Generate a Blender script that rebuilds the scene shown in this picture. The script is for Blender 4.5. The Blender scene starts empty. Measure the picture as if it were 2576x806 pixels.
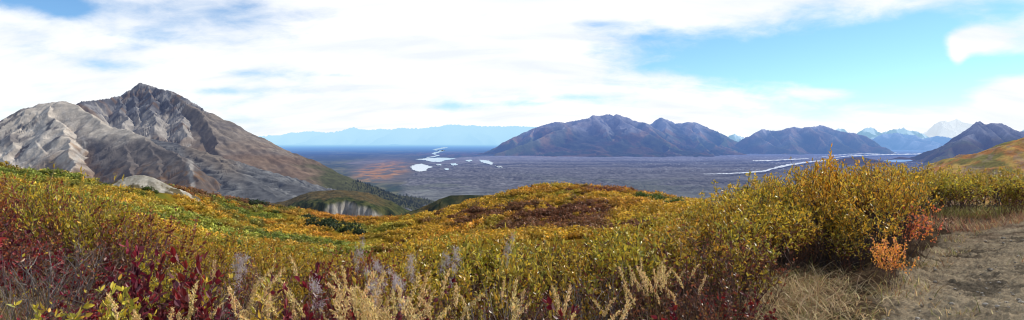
import bpy, math, random
import numpy as np
from mathutils import Vector, Matrix, Euler

random.seed(7)
RNG = np.random.default_rng(7)
scene = bpy.context.scene
COL = scene.collection
W, FPX, CX, HY, EYE = 2576.0, 1534.5, 1288.0, 350.0, 1.65   # image pixels: width, focal length, centre column, horizon row; EYE is camera height
FLOOR = -440.0


def X_(px, Y):
    return (px - CX) / FPX * Y


def Z_(py, Y):
    return EYE - (py - HY) / FPX * Y


def P(px, py, Y):  # world point that projects to an image pixel at a given depth
    return (X_(px, Y), Y, Z_(py, Y))


# ------------------------------------------------------------------ noise
def _hash(ix, iy, seed):
    h = (ix.astype(np.int64) * 374761393 + iy.astype(np.int64) * 668265263 + seed * 974634533) & 0xFFFFFFFF
    h = ((h ^ (h >> 13)) * 1274126177) & 0xFFFFFFFF
    h = (h ^ (h >> 16)) & 0xFFFFFFFF
    return h.astype(np.float64) / 4294967296.0


def noise(x, y, seed=0):
    x = np.asarray(x, float); y = np.asarray(y, float)
    x, y = np.broadcast_arrays(x, y)
    ix = np.floor(x); iy = np.floor(y)
    fx = x - ix; fy = y - iy
    u = fx * fx * fx * (fx * (fx * 6 - 15) + 10); v = fy * fy * fy * (fy * (fy * 6 - 15) + 10)

    def g(dx, dy):
        a = _hash(ix + dx, iy + dy, seed) * (2 * math.pi)
        return np.cos(a) * (fx - dx) + np.sin(a) * (fy - dy)
    n0 = g(0, 0) * (1 - u) + g(1, 0) * u
    n1 = g(0, 1) * (1 - u) + g(1, 1) * u
    return (n0 * (1 - v) + n1 * v) * 1.5


def fbm(x, y, seed=0, octv=4, gain=0.5):
    s = 0; a = 1.0; f = 1.0
    for i in range(octv):
        s = s + a * noise(np.asarray(x) * f + 17.3 * i, np.asarray(y) * f - 9.1 * i, seed + i)
        a *= gain; f *= 2.03
    return s


def sstep(a, b, x):
    t = np.clip((x - a) / (b - a), 0, 1)
    return t * t * (3 - 2 * t)


def mixc(a, b, t):
    t = np.asarray(t)[..., None]
    return np.asarray(a) * (1 - t) + np.asarray(b) * t


# ------------------------------------------------------------------ mesh helpers
def mk_mesh(name, V, faces, col=None, mat=None, smooth=False):
    V = np.asarray(V, np.float32).reshape(-1, 3)
    faces = [np.asarray(f, np.int32) for f in faces if len(f)]
    me = bpy.data.meshes.new(name)
    me.vertices.add(len(V)); me.vertices.foreach_set('co', V.ravel())
    nl = sum(f.size for f in faces); nf = sum(len(f) for f in faces)
    me.loops.add(nl); me.polygons.add(nf)
    me.loops.foreach_set('vertex_index', np.concatenate([f.ravel() for f in faces]).astype(np.int32))
    tot = np.concatenate([np.full(len(f), f.shape[1], np.int32) for f in faces])
    st = np.concatenate([[0], np.cumsum(tot)[:-1]]).astype(np.int32)
    me.polygons.foreach_set('loop_start', st)
    me.polygons.foreach_set('use_smooth', np.full(nf, smooth, bool))
    if col is not None:
        c = np.ones((len(V), 4), np.float32); c[:, :3] = np.asarray(col).reshape(-1, 3)
        at = me.color_attributes.new('Col', 'FLOAT_COLOR', 'POINT')
        at.data.foreach_set('color', c.ravel())
    me.update(calc_edges=True); me.validate()
    if mat:
        me.materials.append(mat)
    return me


def link(name, me, parent=None, loc=(0, 0, 0)):
    o = bpy.data.objects.new(name, me); COL.objects.link(o)
    o.location = loc
    if parent:
        o.parent = parent
    return o


def tag(o, label=None, cat=None, group=None, kind=None):
    if label: o['label'] = label
    if cat: o['category'] = cat
    if group: o['group'] = group
    if kind: o['kind'] = kind
    return o


def empty(name, loc=(0, 0, 0), rz=0.0):
    o = bpy.data.objects.new(name, None); COL.objects.link(o)
    o.location = loc; o.rotation_euler = (0, 0, rz); o.empty_display_size = 0.1
    return o


def copy_tree(root):
    r = root.copy(); COL.objects.link(r)
    for ch in root.children:
        c = ch.copy(); COL.objects.link(c); c.parent = r
    return r


def grid_faces(nr, nc, flip=False):
    i = np.arange(nr - 1)[:, None] * nc + np.arange(nc - 1)[None, :]
    i = i.ravel()
    return np.stack([i, i + 1, i + nc + 1, i + nc], 1)


def tubes(paths, radii, sides=3):
    """paths: list of (n,3); radii: list of (n,) -> V, F"""
    Vs = []; Fs = []; b = 0
    ang = np.arange(sides) * 2 * math.pi / sides
    for p, r in zip(paths, radii):
        p = np.asarray(p, float); n = len(p)
        t = np.gradient(p, axis=0); t /= np.linalg.norm(t, axis=1, keepdims=True) + 1e-9
        ref = np.where(np.abs(t[:, 2:3]) < 0.9, [[0, 0, 1.0]], [[1.0, 0, 0]])
        a = np.cross(t, ref); a /= np.linalg.norm(a, axis=1, keepdims=True) + 1e-9
        c = np.cross(t, a)
        r = np.asarray(r)[:, None, None]
        ring = p[:, None, :] + r * (np.cos(ang)[None, :, None] * a[:, None, :] + np.sin(ang)[None, :, None] * c[:, None, :])
        Vs.append(ring.reshape(-1, 3))
        i = (np.arange(n - 1)[:, None] * sides + np.arange(sides)[None, :])
        j = (np.arange(n - 1)[:, None] * sides + (np.arange(sides)[None, :] + 1) % sides)
        Fs.append(np.stack([i, j, j + sides, i + sides], -1).reshape(-1, 4) + b)
        b += n * sides
    return np.concatenate(Vs), np.concatenate(Fs)


# ------------------------------------------------------------------ materials
def new_mat(name):
    m = bpy.data.materials.new(name); m.use_nodes = True
    nt = m.node_tree; nt.nodes.clear()
    return m, nt, nt.nodes, nt.links


def math_n(nt, op, a, b=None, clamp=False):
    n = nt.nodes.new('ShaderNodeMath'); n.operation = op; n.use_clamp = clamp
    for k, v in enumerate((a, b)):
        if v is None: continue
        if isinstance(v, (int, float)): n.inputs[k].default_value = v
        else: nt.links.new(v, n.inputs[k])
    return n.outputs[0]


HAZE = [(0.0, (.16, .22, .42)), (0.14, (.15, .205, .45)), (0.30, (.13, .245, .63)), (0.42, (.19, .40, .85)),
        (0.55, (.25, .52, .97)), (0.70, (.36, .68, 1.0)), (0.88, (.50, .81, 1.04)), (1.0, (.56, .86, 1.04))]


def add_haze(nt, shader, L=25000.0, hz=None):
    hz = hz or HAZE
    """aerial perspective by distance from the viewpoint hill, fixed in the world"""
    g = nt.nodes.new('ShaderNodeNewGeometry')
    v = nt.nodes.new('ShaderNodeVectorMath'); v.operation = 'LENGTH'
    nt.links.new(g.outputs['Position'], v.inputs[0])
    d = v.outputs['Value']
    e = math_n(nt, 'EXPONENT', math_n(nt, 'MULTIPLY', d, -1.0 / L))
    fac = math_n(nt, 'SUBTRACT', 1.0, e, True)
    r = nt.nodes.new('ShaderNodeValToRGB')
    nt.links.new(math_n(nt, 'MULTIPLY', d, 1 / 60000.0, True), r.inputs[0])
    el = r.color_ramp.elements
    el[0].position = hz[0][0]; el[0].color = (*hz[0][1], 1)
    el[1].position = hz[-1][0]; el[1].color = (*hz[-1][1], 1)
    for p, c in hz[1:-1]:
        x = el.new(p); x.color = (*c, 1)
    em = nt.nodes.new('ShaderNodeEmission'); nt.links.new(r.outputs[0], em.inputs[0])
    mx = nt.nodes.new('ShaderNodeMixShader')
    nt.links.new(fac, mx.inputs[0]); nt.links.new(shader, mx.inputs[1]); nt.links.new(em.outputs[0], mx.inputs[2])  # haze is painted on as emission mixed over the surface shader
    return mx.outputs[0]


def terrain_mat(name, nscale, nvar=0.35, bump=0.0, bscale=None, haze=True, L=25000.0, detail=6, stretch=(1, 1, 1), hz=None):
    m, nt, N, K = new_mat(name)
    at = N.new('ShaderNodeAttribute'); at.attribute_name = 'Col'
    geo = N.new('ShaderNodeNewGeometry')
    mp = N.new('ShaderNodeMapping'); mp.inputs['Scale'].default_value = stretch
    K.new(geo.outputs['Position'], mp.inputs[0])
    no = N.new('ShaderNodeTexNoise'); no.inputs['Scale'].default_value = nscale; no.inputs['Detail'].default_value = detail
    no.inputs['Roughness'].default_value = 0.65
    K.new(mp.outputs[0], no.inputs['Vector'])
    mr = N.new('ShaderNodeMapRange'); mr.inputs[1].default_value = .3; mr.inputs[2].default_value = .7
    mr.inputs[3].default_value = 1 - nvar; mr.inputs[4].default_value = 1 + nvar
    K.new(no.outputs[0], mr.inputs[0])
    mu = N.new('ShaderNodeVectorMath'); mu.operation = 'SCALE'
    K.new(at.outputs['Color'], mu.inputs[0]); K.new(mr.outputs[0], mu.inputs['Scale'])
    bs = N.new('ShaderNodeBsdfDiffuse'); bs.inputs['Roughness'].default_value = 0.8
    K.new(mu.outputs[0], bs.inputs[0])
    if bump:
        n2 = N.new('ShaderNodeTexNoise'); n2.inputs['Scale'].default_value = bscale or nscale
        n2.inputs['Detail'].default_value = 8; n2.inputs['Roughness'].default_value = .62
        K.new(mp.outputs[0], n2.inputs['Vector'])
        b = N.new('ShaderNodeBump'); b.inputs['Strength'].default_value = 1.0; b.inputs['Distance'].default_value = bump
        K.new(n2.outputs[0], b.inputs['Height']); K.new(b.outputs[0], bs.inputs['Normal'])
    out = N.new('ShaderNodeOutputMaterial')
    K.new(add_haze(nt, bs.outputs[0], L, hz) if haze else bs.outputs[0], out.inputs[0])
    return m


def leaf_mat(name, trans=0.45, gloss=0.13, rough=0.38, hue=0.03, val=0.3):
    m, nt, N, K = new_mat(name)
    at = N.new('ShaderNodeAttribute'); at.attribute_name = 'Col'
    oi = N.new('ShaderNodeObjectInfo')
    hs = N.new('ShaderNodeHueSaturation')
    K.new(math_n(nt, 'ADD', math_n(nt, 'MULTIPLY', oi.outputs['Random'], hue), .5 - hue / 2), hs.inputs['Hue'])
    K.new(math_n(nt, 'ADD', math_n(nt, 'MULTIPLY', math_n(nt, 'FRACT', math_n(nt, 'MULTIPLY', oi.outputs['Random'], 7.31)), val), 1 - val / 2), hs.inputs['Value'])
    K.new(at.outputs['Color'], hs.inputs['Color'])
    d = N.new('ShaderNodeBsdfDiffuse'); t = N.new('ShaderNodeBsdfTranslucent'); g = N.new('ShaderNodeBsdfGlossy')
    g.inputs['Roughness'].default_value = rough; g.inputs[0].default_value = (1, 1, .95, 1)
    K.new(hs.outputs[0], d.inputs[0]); K.new(hs.outputs[0], t.inputs[0])
    m1 = N.new('ShaderNodeMixShader'); m1.inputs[0].default_value = trans
    K.new(d.outputs[0], m1.inputs[1]); K.new(t.outputs[0], m1.inputs[2])
    m2 = N.new('ShaderNodeMixShader')
    fr = N.new('ShaderNodeLayerWeight'); fr.inputs[0].default_value = .35
    K.new(math_n(nt, 'MULTIPLY', fr.outputs['Facing'], gloss), m2.inputs[0])
    K.new(m1.outputs[0], m2.inputs[1]); K.new(g.outputs[0], m2.inputs[2])
    out = N.new('ShaderNodeOutputMaterial'); K.new(m2.outputs[0], out.inputs[0])
    return m


def col_mat(name, rough=0.9, var=0.25, scale=30.0):
    m, nt, N, K = new_mat(name)
    at = N.new('ShaderNodeAttribute'); at.attribute_name = 'Col'
    tc = N.new('ShaderNodeTexCoord')
    no = N.new('ShaderNodeTexNoise'); no.inputs['Scale'].default_value = scale; no.inputs['Detail'].default_value = 4
    K.new(tc.outputs['Object'], no.inputs['Vector'])
    mr = N.new('ShaderNodeMapRange'); mr.inputs[3].default_value = 1 - var; mr.inputs[4].default_value = 1 + var
    mr.inputs[1].default_value = .3; mr.inputs[2].default_value = .7
    K.new(no.outputs[0], mr.inputs[0])
    mu = N.new('ShaderNodeVectorMath'); mu.operation = 'SCALE'
    K.new(at.outputs['Color'], mu.inputs[0]); K.new(mr.outputs[0], mu.inputs['Scale'])
    bs = N.new('ShaderNodeBsdfPrincipled'); bs.inputs['Roughness'].default_value = rough
    K.new(mu.outputs[0], bs.inputs['Base Color'])
    out = N.new('ShaderNodeOutputMaterial'); K.new(bs.outputs[0], out.inputs[0])
    return m


# ------------------------------------------------------------------ ridge heightfields
class Ridges:
    def __init__(self):
        self.segs = []

    def add(self, pts, slope, drop, flute=(0, 100), group=0, t0=0.0):
        """pts: list of (px, py, Y) image pixel and depth points along a crest"""
        w = [np.array(P(*p)) for p in pts]
        self.addw(w, slope, drop, flute, group, t0)

    def addw(self, w, slope, drop, flute=(0, 100), group=0, t0=0.0):
        t = t0
        for a, b in zip(w[:-1], w[1:]):
            a = np.asarray(a, float); b = np.asarray(b, float)
            L = np.linalg.norm((b - a)[:2])
            self.segs.append((a, b, slope, drop, flute, group, t, L)); t += L

    def eval(self, x, y, base=None, seed=0):
        h = np.full(x.shape, -1e9) if base is None else np.array(base, float)
        T = np.zeros(x.shape); D = np.full(x.shape, 1e6); G = np.full(x.shape, -1)
        for (a, b, s, drop, (fa, fl), grp, t0, L) in self.segs:
            d = b - a
            u = np.clip(((x - a[0]) * d[0] + (y - a[1]) * d[1]) / (L * L), 0, 1)
            cx = a[0] + u * d[0]; cy = a[1] + u * d[1]
            dist = np.hypot(x - cx, y - cy)
            side = ((x - a[0]) * d[1] - (y - a[1]) * d[0]) / L
            if isinstance(s, tuple):    # (slope left of the crest's run, slope right of it)
                k = sstep(-.35, .35, side / (dist + 1e-6)); s = s[0] * (1 - k) + s[1] * k
            z = a[2] + u * d[2] - drop * (1 - np.exp(-s * dist / drop))
            m = z + fa * 1.5 > h
            if not m.any(): continue
            t = t0 + u * L
            # outward angle at segment ends spreads the flutes
            over = ((x - a[0]) * d[0] + (y - a[1]) * d[1]) / L - u * L
            tt = t + over * 0.6
            if fa:
                xm = tt[m] / fl + np.where(side[m] > 0, 53.0, 0); dm = dist[m]
                wob = noise(x[m] / (fl * 2.5), y[m] / (fl * 2.5), seed + 31) * .5
                n = 1 - 2 * np.abs(noise(xm + wob, dm / (fl * 9), seed + 5)) + .5 * noise(xm * 2.3 + wob, dm / (fl * 5), seed + 9)
                z[m] = z[m] + fa * (n - .6) * sstep(0, fl * 2.2, dm)
            m = z > h
            h[m] = z[m]; T[m] = tt[m]; D[m] = dist[m]; G[m] = grp
        return h, T, D, G


def fan(px0, px1, nc, Ys):
    px = np.linspace(px0, px1, nc)[None, :]; Y = np.asarray(Ys)[:, None]
    x = X_(px, Y); y = np.broadcast_to(Y, x.shape).copy()
    return np.broadcast_to(px, x.shape), x, y


def terrain(name, x, y, z, col, mat, label, cat):
    V = np.stack([x, y, z], -1)
    me = mk_mesh(name, V, [grid_faces(*x.shape)], col, mat, True)
    o = link(name, me)
    return tag(o, label, cat, kind='structure')


def geo(a, b, n):
    return a * (b / a) ** np.linspace(0, 1, n)


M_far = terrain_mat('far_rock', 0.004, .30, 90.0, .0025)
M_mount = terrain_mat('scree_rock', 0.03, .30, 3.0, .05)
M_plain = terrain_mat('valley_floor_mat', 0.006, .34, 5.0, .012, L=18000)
M_snow = terrain_mat('snow_rock', 0.0012, .12, 60.0, .0012, L=52000, hz=[(0, (.6, .75, 1.0)), (.5, (.85, .95, 1.06)), (1, (.9, 1.0, 1.08))])  # near-white haze emission mixed in to brighten the distant snow
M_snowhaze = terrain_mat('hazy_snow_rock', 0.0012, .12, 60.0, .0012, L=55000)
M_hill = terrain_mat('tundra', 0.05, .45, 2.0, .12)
M_hazed = terrain_mat('hazed_rock', 0.0022, .2, 60.0, .0016, L=17000)  # dark rock colour, its pale blue is emission painted as haze

# ------------------------------------------------------------------ LEFT MOUNTAIN
RA = Ridges()
back = [(150, 254, 2800), (176, 260, 3000), (205, 254, 3150), (238, 250, 3250), (286, 245, 3380), (319, 234, 3450), (333, 223, 3480), (344, 212, 3500), (356, 207, 3500), (372, 214, 3500), (385, 219, 3490),
        (403, 223, 3470), (432, 228, 3430), (469, 245, 3380), (500, 267, 3350), (530, 285, 3340), (600, 325, 3380), (650, 351, 3440), (700, 381, 3500),
        (760, 411, 3600), (830, 438, 3700), (920, 466, 3850), (1000, 489, 4000), (1100, 505, 4200)]
RA.add(back[2:16], (1.05, 1.02), 1700, (42, 36), 1)
RA.add(back[15:], (.9, .55), 2500, (5, 60), 2, 3000)
RA.add([(432, 228, 3430), (470, 258, 3340), (505, 288, 3240), (530, 325, 3130), (542, 356, 3040), (552, 374, 2960)], (.54, 1.3), 3000, (7, 60), 2, 9000)
RA.add([(300, 243, 3400), (306, 275, 3230), (318, 318, 3060)], 1.06, 1500, (26, 26), 1, 20000)
RA.add([(372, 214, 3500), (384, 250, 3330), (392, 290, 3180), (396, 325, 3060)], 1.10, 1500, (26, 26), 1, 22000)
RA.add([(410, 224, 3460), (434, 262, 3320), (455, 300, 3190), (470, 340, 3060)], 1.10, 1500, (26, 26), 1, 24000)
RA.add([(335, 222, 3480), (345, 262, 3310), (352, 300, 3170)], 1.10, 1500, (26, 26), 1, 26000)
# left massif
RA.add([(-260, 420, 2500), (-120, 352, 2620), (0, 312, 2700), (30, 292, 2730), (60, 272, 2750), (118, 256, 2770), (152, 254, 2780)], .74, 2500, (26, 80), 3)
RA.add([(0, 312, 2700), (-5, 365, 2500), (-20, 410, 2300), (-40, 470, 2050)], 0.84, 2500, (24, 36), 3, 900)
RA.add([(60, 272, 2750), (50, 310, 2620), (36, 352, 2480), (18, 400, 2320), (0, 460, 2080)], 0.86, 2500, (26, 36), 3, 1700)
RA.add([(92, 264, 2760), (92, 300, 2650), (100, 345, 2500), (112, 400, 2300), (118, 470, 2050)], 0.86, 2500, (26, 36), 3, 4700)
RA.add([(122, 258, 2770), (130, 285, 2660), (158, 325, 2500), (176, 364, 2330), (182, 410, 2150), (186, 480, 1900)], .85, 2500, (16, 60), 3, 2500)
# bowl rim spur
RA.add([(152, 254, 2780), (205, 276, 2720), (257, 300, 2640), (293, 324, 2560), (311, 324, 2530), (351, 341, 2440), (385, 360, 2370), (439, 385, 2250), (466, 404, 2150), (486, 450, 1980), (500, 520, 1760)], (.9, .64), 2500, (20, 70), 4)
RA.add([(311, 324, 2530), (318, 360, 2400), (330, 410, 2210), (338, 480, 1960)], .66, 2500, (14, 50), 4, 6500)
RA.add([(385, 360, 2370), (392, 400, 2220), (402, 450, 2040), (408, 520, 1800)], .62, 2500, (12, 50), 4, 2500)
# rock glacier tongue out of the bowl
RA.add([(330, 348, 3000), (400, 352, 2960), (450, 362, 2850), (520, 385, 2700), (600, 420, 2520), (690, 452, 2380), (790, 478, 2260), (900, 502, 2150), (980, 525, 2020), (1030, 550, 1880)], (.62, .24), 3000, (7, 40), 5)
RA.add([(520, 385, 2700), (570, 420, 2450), (620, 455, 2250), (690, 490, 2020), (740, 520, 1840)], (.34, .24), 3000, (7, 36), 5, 5000)


def hA(x, y):
    wx = x + 22 * fbm(x / 150, y / 150, 15, 3) + 7 * noise(x / 30, y / 30, 16); wy = y + 26 * fbm(x / 150, y / 150, 17, 3)
    h, T, D, G = RA.eval(wx, wy, np.full(x.shape, FLOOR - 30.0), 3)
    d = h.copy()
    h = h + np.where(G == 2, 2.0, 5.0) * fbm(T / 60, D / 260, 11, 4) * sstep(0, 60, D) * np.where(G == 5, .2, 1)
    crag = np.abs(fbm(T / 24, D / 120, 12, 3)) * 9 - 3
    h = h + crag * np.where(G == 1, 1, np.where(G == 3, .25, 0)) * sstep(380, 40, D)
    # flow lines on the tongue
    fl = noise(T / 420 + fbm(x / 300, y / 300, 8, 2), (D + 60 * fbm(x / 260, y / 260, 7, 2)) / 34, 21)
    h = h + np.where(G == 5, 7.0 * fl, 0)
    return h, T, D, G, fl


px, x, y = fan(-190, 1330, 1120, geo(1350, 4500, 430))
h, T, D, G, fl = hA(x, y)
yv = h * 1.3 + y * .25
py = HY - (h - EYE) / y * FPX
rock = np.array((.215, .205, .200)); dark = np.array((.105, .105, .115)); talus = np.array((.41, .37, .32))
pale = np.array((.50, .44, .36)); brown = np.array((.150, .088, .048)); grey = np.array((.150, .150, .148)); rust = np.array((.24, .125, .045))
st = noise(T / 26 + .8 * noise(x / 200, y / 200, 4), D / 500, 41); st2 = noise(T / 9, D / 160, 42)
c = np.empty(x.shape + (3,)); c[:] = rock
# bowl headwall
tal = sstep(-.15, .35, .9 * st + .35 * st2 + (120 - h) / 130)
c1 = mixc(mixc(dark, rock * 1.15, sstep(-.3, .4, fbm(x / 70, yv / 70, 51, 4))), talus * .92, tal)
c1 = mixc(c1, rust * .9, .45 * sstep(.15, .5, noise(T / 45 + 9, D / 700, 43)))
c = np.where((G == 1)[..., None], c1, c)
# right flank: warm scree, browner and greener low down
c2 = mixc(np.array((.235, .195, .155)), np.array((.15, .13, .115)), sstep(-.4, .4, st + .6 * fbm(x / 120, yv / 120, 5, 3)))
c2 = mixc(c2, np.array((.185, .105, .055)), .6 * sstep(330, 425, py + 40 * fbm(x / 150, yv / 150, 6, 4)))
c2 = mixc(c2, np.array((.070, .075, .028)), .95 * sstep(0, 110, px - 735 - (430 - py) * .2 + 60 * fbm(x / 120, yv / 120, 61, 3)))
c = np.where((G == 2)[..., None], c2, c)
# left massif: pale scree with dark crags
crg = sstep(.12, .45, fbm(x / 60, yv / 110, 71, 5) + .35 * sstep(100, 20, px) - .1)
c3 = mixc(pale * (1 + .25 * st[..., None]), np.array((.10, .092, .09)), .85 * crg * sstep(420, 330, py))
c3 = mixc(c3, brown, .75 * sstep(375, 440, py + 35 * fbm(x / 110, yv / 110, 72, 4)) * sstep(40, 110, px))
c3 = mixc(c3, rust * .9, .6 * sstep(.0, .4, st + .3 * st2) * sstep(290, 330, py) * sstep(150, 185, px))
c = np.where((G == 3)[..., None], c3, c)
c4 = mixc(pale * .82, np.array((.135, .118, .105)), sstep(325, 372, py + 18 * fbm(x / 100, yv / 100, 74, 4)))
c4 = mixc(c4, brown * .75, .4 * sstep(392, 475, py + 40 * fbm(x / 90, yv / 90, 73, 4)))
c4 = mixc(c4, rust * .8, .5 * sstep(.1, .5, fbm(x / 30, yv / 30, 77, 4)) * sstep(395, 440, py))
c4 = mixc(c4, brown * .9, .7 * sstep(255, 215, px) * sstep(360, 400, py))
c = np.where((G == 4)[..., None], c4, c)
c5 = mixc(grey * .72, np.array((.19, .188, .178)), sstep(0, .8, fl + .25 * st2))
c5 = mixc(c5, np.array((.19, .15, .11)), .8 * sstep(60, 0, np.abs(py - 368 - (px - 480) * .48)) * sstep(640, 560, px) * sstep(440, 480, px))
c = np.where((G == 5)[..., None], c5, c)


def streak(c, pts, w, colr, amt=.9, jit=3):
    """light scree chutes down the slope, in image pixels"""
    best = np.full(px.shape, 1e9)
    qx = px + jit * fbm(x / 40, yv / 40, 88, 3); qy = py + jit * fbm(x / 40, yv / 40, 89, 3)
    for k, (a, b) in enumerate(zip(pts[:-1], pts[1:])):
        dx, dy = b[0] - a[0], b[1] - a[1]
        u = np.clip(((qx - a[0]) * dx + (qy - a[1]) * dy) / (dx * dx + dy * dy), 0, 1)
        ww = w[0] + (w[1] - w[0]) * (k + u) / (len(pts) - 1)
        best = np.minimum(best, np.hypot(qx - a[0] - u * dx, qy - a[1] - u * dy) / ww)
    return mixc(c, colr, amt * .8 * sstep(1.5, .2, best + .35 * fbm(x / 14, yv / 40, 87, 3)) * (y < 3050))


sc = np.array((.43, .395, .345))
c = streak(c, [(207, 345), (215, 360), (205, 385), (180, 415), (160, 450)], (4, 10), sc)
c = streak(c, [(108, 310), (100, 345), (80, 378), (50, 405), (20, 425)], (5, 16), sc * .9)
c = streak(c, [(8, 330), (4, 370), (12, 400), (2, 425)], (3, 9), sc * .9)
c = streak(c, [(150, 262), (168, 300), (195, 330), (212, 350)], (5, 4), sc * .95, .7)
c = streak(c, [(205, 350), (236, 350), (248, 380), (232, 420)], (5, 9), dark * .9, .55)
c = streak(c, [(478, 412), (480, 440), (486, 470)], (9, 5), sc * .85)
c = streak(c, [(365, 330), (400, 345), (450, 360)], (7, 9), dark * .8, .75, 8)
c *= (1 + .18 * fbm(x / 25, yv / 25, 90, 3))[..., None]
terrain('mountain', x, y, h, np.clip(c, .01, .8), M_mount, 'bare grey scree mountain with a pointed summit and hollow bowl above the left slope', 'mountain')

# ------------------------------------------------------------------ VALLEY FLOOR
pys = np.concatenate([np.arange(359.5, 388, .45), np.arange(388, 505, .28), np.arange(505, 640, 2)])[::-1]
Ys = (EYE - FLOOR) * FPX / (pys - HY)
px, x, y = fan(-120, 2700, 1250, Ys)
py = HY + (EYE - FLOOR) / y * FPX
wob = 14 * fbm(x / 1500, y / 1500, 101, 4)
# glacier moraine: right of a lobed front
front = np.interp(py, [352, 372, 392, 400, 425, 450, 475, 520], [1300, 1290, 1240, 1060, 1035, 1015, 1000, 980])
mor = sstep(0, 30, px + wob * 1.3 - front) * np.where(px > 1250, sstep(364, 374, py), sstep(383, 396, py + wob * .15))
hum = .6 - 1.5 * np.abs(fbm(x / 110, y / 150, 111, 4, .6)); hum2 = np.abs(noise(x / 500, y / 600, 112))
z = FLOOR + mor * (.35 + 1.2 * sstep(-.3, .4, fbm(x / 900, y / 1300, 115, 3))) * (15 * hum + 16 * hum2) * sstep(386, 410, py) + (1 - mor) * 4 * fbm(x / 900, y / 900, 113, 3)
LAKES = [([(1031, 420), (1045, 414), (1062, 412), (1078, 418), (1090, 420), (1076, 424), (1072, 430), (1052, 432), (1040, 428)], 1.2),
         ([(1046, 401), (1075, 398), (1110, 397), (1146, 399), (1132, 402), (1118, 404), (1106, 408), (1086, 407), (1070, 403)], 1.0),
         ([(1205, 402), (1228, 404), (1240, 409), (1238, 415), (1222, 411), (1210, 408)], 1.0),
         ([(1168, 404), (1184, 402), (1190, 405), (1178, 407)], 1.0), ([(1132, 412), (1146, 411), (1152, 415), (1140, 417)], 1.0),
         ([(1096, 413), (1112, 413), (1110, 416), (1098, 416)], 1.0), ([(1245, 416), (1262, 419), (1266, 423), (1250, 420)], 1.0), ([(1118, 424), (1130, 424), (1128, 428), (1120, 428)], .8)]
lake_near = np.zeros(x.shape)
for poly, _ in LAKES:
    cxx = np.mean([p[0] for p in poly]); cyy = np.mean([p[1] for p in poly])
    rx = max(abs(p[0] - cxx) for p in poly) + 9; ry = max(abs(p[1] - cyy) for p in poly) + 4
    lake_near = np.maximum(lake_near, sstep(1.25, .9, np.hypot((px - cxx) / rx, (py - cyy) / ry)))
z = z * (1 - lake_near) + (FLOOR - 6) * lake_near
forest = np.array((.032, .052, .028)); olive = np.array((.17, .175, .065)); orange = np.array((.66, .28, .05))
n1 = fbm(x / 900, y / 2600, 121, 6, .6); n2 = fbm(x / 220, y / 500, 122, 6, .65)
c = mixc(forest * 1.25, olive * .8, sstep(-.1, .7, n1 + .6 * n2))
c = mixc(c, np.array((.20, .18, .10)), .5 * sstep(.25, .6, n2 + .4 * n1) * sstep(395, 430, py))
c = mixc(c, forest, .6 * sstep(383, 374, py) * sstep(-.3, .4, n1))
flat = sstep(1.15, .6, np.hypot((px - 985 + wob) / 120, (py - 428) / 38))
c = mixc(c, np.array((.17, .145, .12)), .85 * flat)
og = sstep(1.1, .5, np.hypot((px - 958 - (432 - py) * 1.2 + wob) / 72, (py - 431) / 32)) * sstep(-.25, .15, n2)
c = mixc(c, orange, .62 * og)
st_ = sstep(1.1, .7, np.hypot((px - 925) / 62, (py - 408 + (px - 925) * .06) / 3.6)); c = mixc(c, np.array((.24, .20, .17)), .8 * st_)
c = mixc(c, np.array((.30, .14, .045)), .6 * sstep(1.1, .5, np.hypot((px - 1130) / 130, (py - 388) / 7)) * sstep(-.3, .2, n2))
mcol = mixc(np.array((.105, .102, .10)), np.array((.215, .205, .195)), sstep(-.4, .55, fbm(x / 55, y / 130, 131, 4, .6) + .5 * hum))
lane = noise(x / 5200 + .25 * fbm(x / 2500, y / 1500, 141, 3), y / 520 + .5 * fbm(x / 2200, y / 900, 142, 3), 143)
mcol = mixc(mcol, np.array((.27, .25, .225)), .65 * sstep(.1, .55, lane))
mcol = mixc(mcol, np.array((.065, .066, .07)), .6 * sstep(.1, .5, -lane))
mcol = mixc(mcol, np.array((.15, .165, .10)), .55 * sstep(.1, .5, fbm(x / 800, y / 1000, 144, 4)) * sstep(430, 470, py))
mcol = mixc(mcol, np.array((.34, .30, .285)) * (1 + .2 * fbm(x / 70, y / 300, 137, 3))[..., None], .85 * sstep(414, 396, py + wob * .45))
mcol = mixc(mcol, np.array((.85, .87, .9)), .85 * sstep(.62, .8, fbm(x / 30, y / 45, 138, 3) + .35 * noise(x / 900, y / 1500, 139)) * sstep(1500, 1700, px) * sstep(440, 425, py))
mcol = mixc(mcol, np.array((.48, .25, .08)), .7 * sstep(1.1, .4, np.hypot((px - 1460) / 330, (py - 391 + wob * .2) / 5)) * sstep(-.3, .2, n2))
mcol = mixc(mcol, np.array((.20, .205, .17)), .7 * sstep(470, 490, py + wob * .6))
c = c * (1 - mor[..., None]) + mcol * mor[..., None]
c *= (1 + .25 * fbm(x / 160, y / 240, 133, 3))[..., None]
terrain('valley_floor', x, y, z, np.clip(c, .012, .8), M_plain, 'wide valley floor with blue forest, orange patches and a debris covered glacier', 'valley')

m, nt, N, K = new_mat('lake_water')
gl = N.new('ShaderNodeBsdfGlossy'); gl.inputs['Roughness'].default_value = .12; gl.inputs[0].default_value = (.80, .85, .92, 1)
no = N.new('ShaderNodeTexNoise'); no.inputs['Scale'].default_value = .02; bp = N.new('ShaderNodeBump'); bp.inputs['Distance'].default_value = .4
gg = N.new('ShaderNodeNewGeometry'); K.new(gg.outputs['Position'], no.inputs['Vector']); K.new(no.outputs[0], bp.inputs['Height']); K.new(bp.outputs[0], gl.inputs['Normal'])
out = N.new('ShaderNodeOutputMaterial'); K.new(gl.outputs[0], out.inputs[0]); M_water = m


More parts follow.
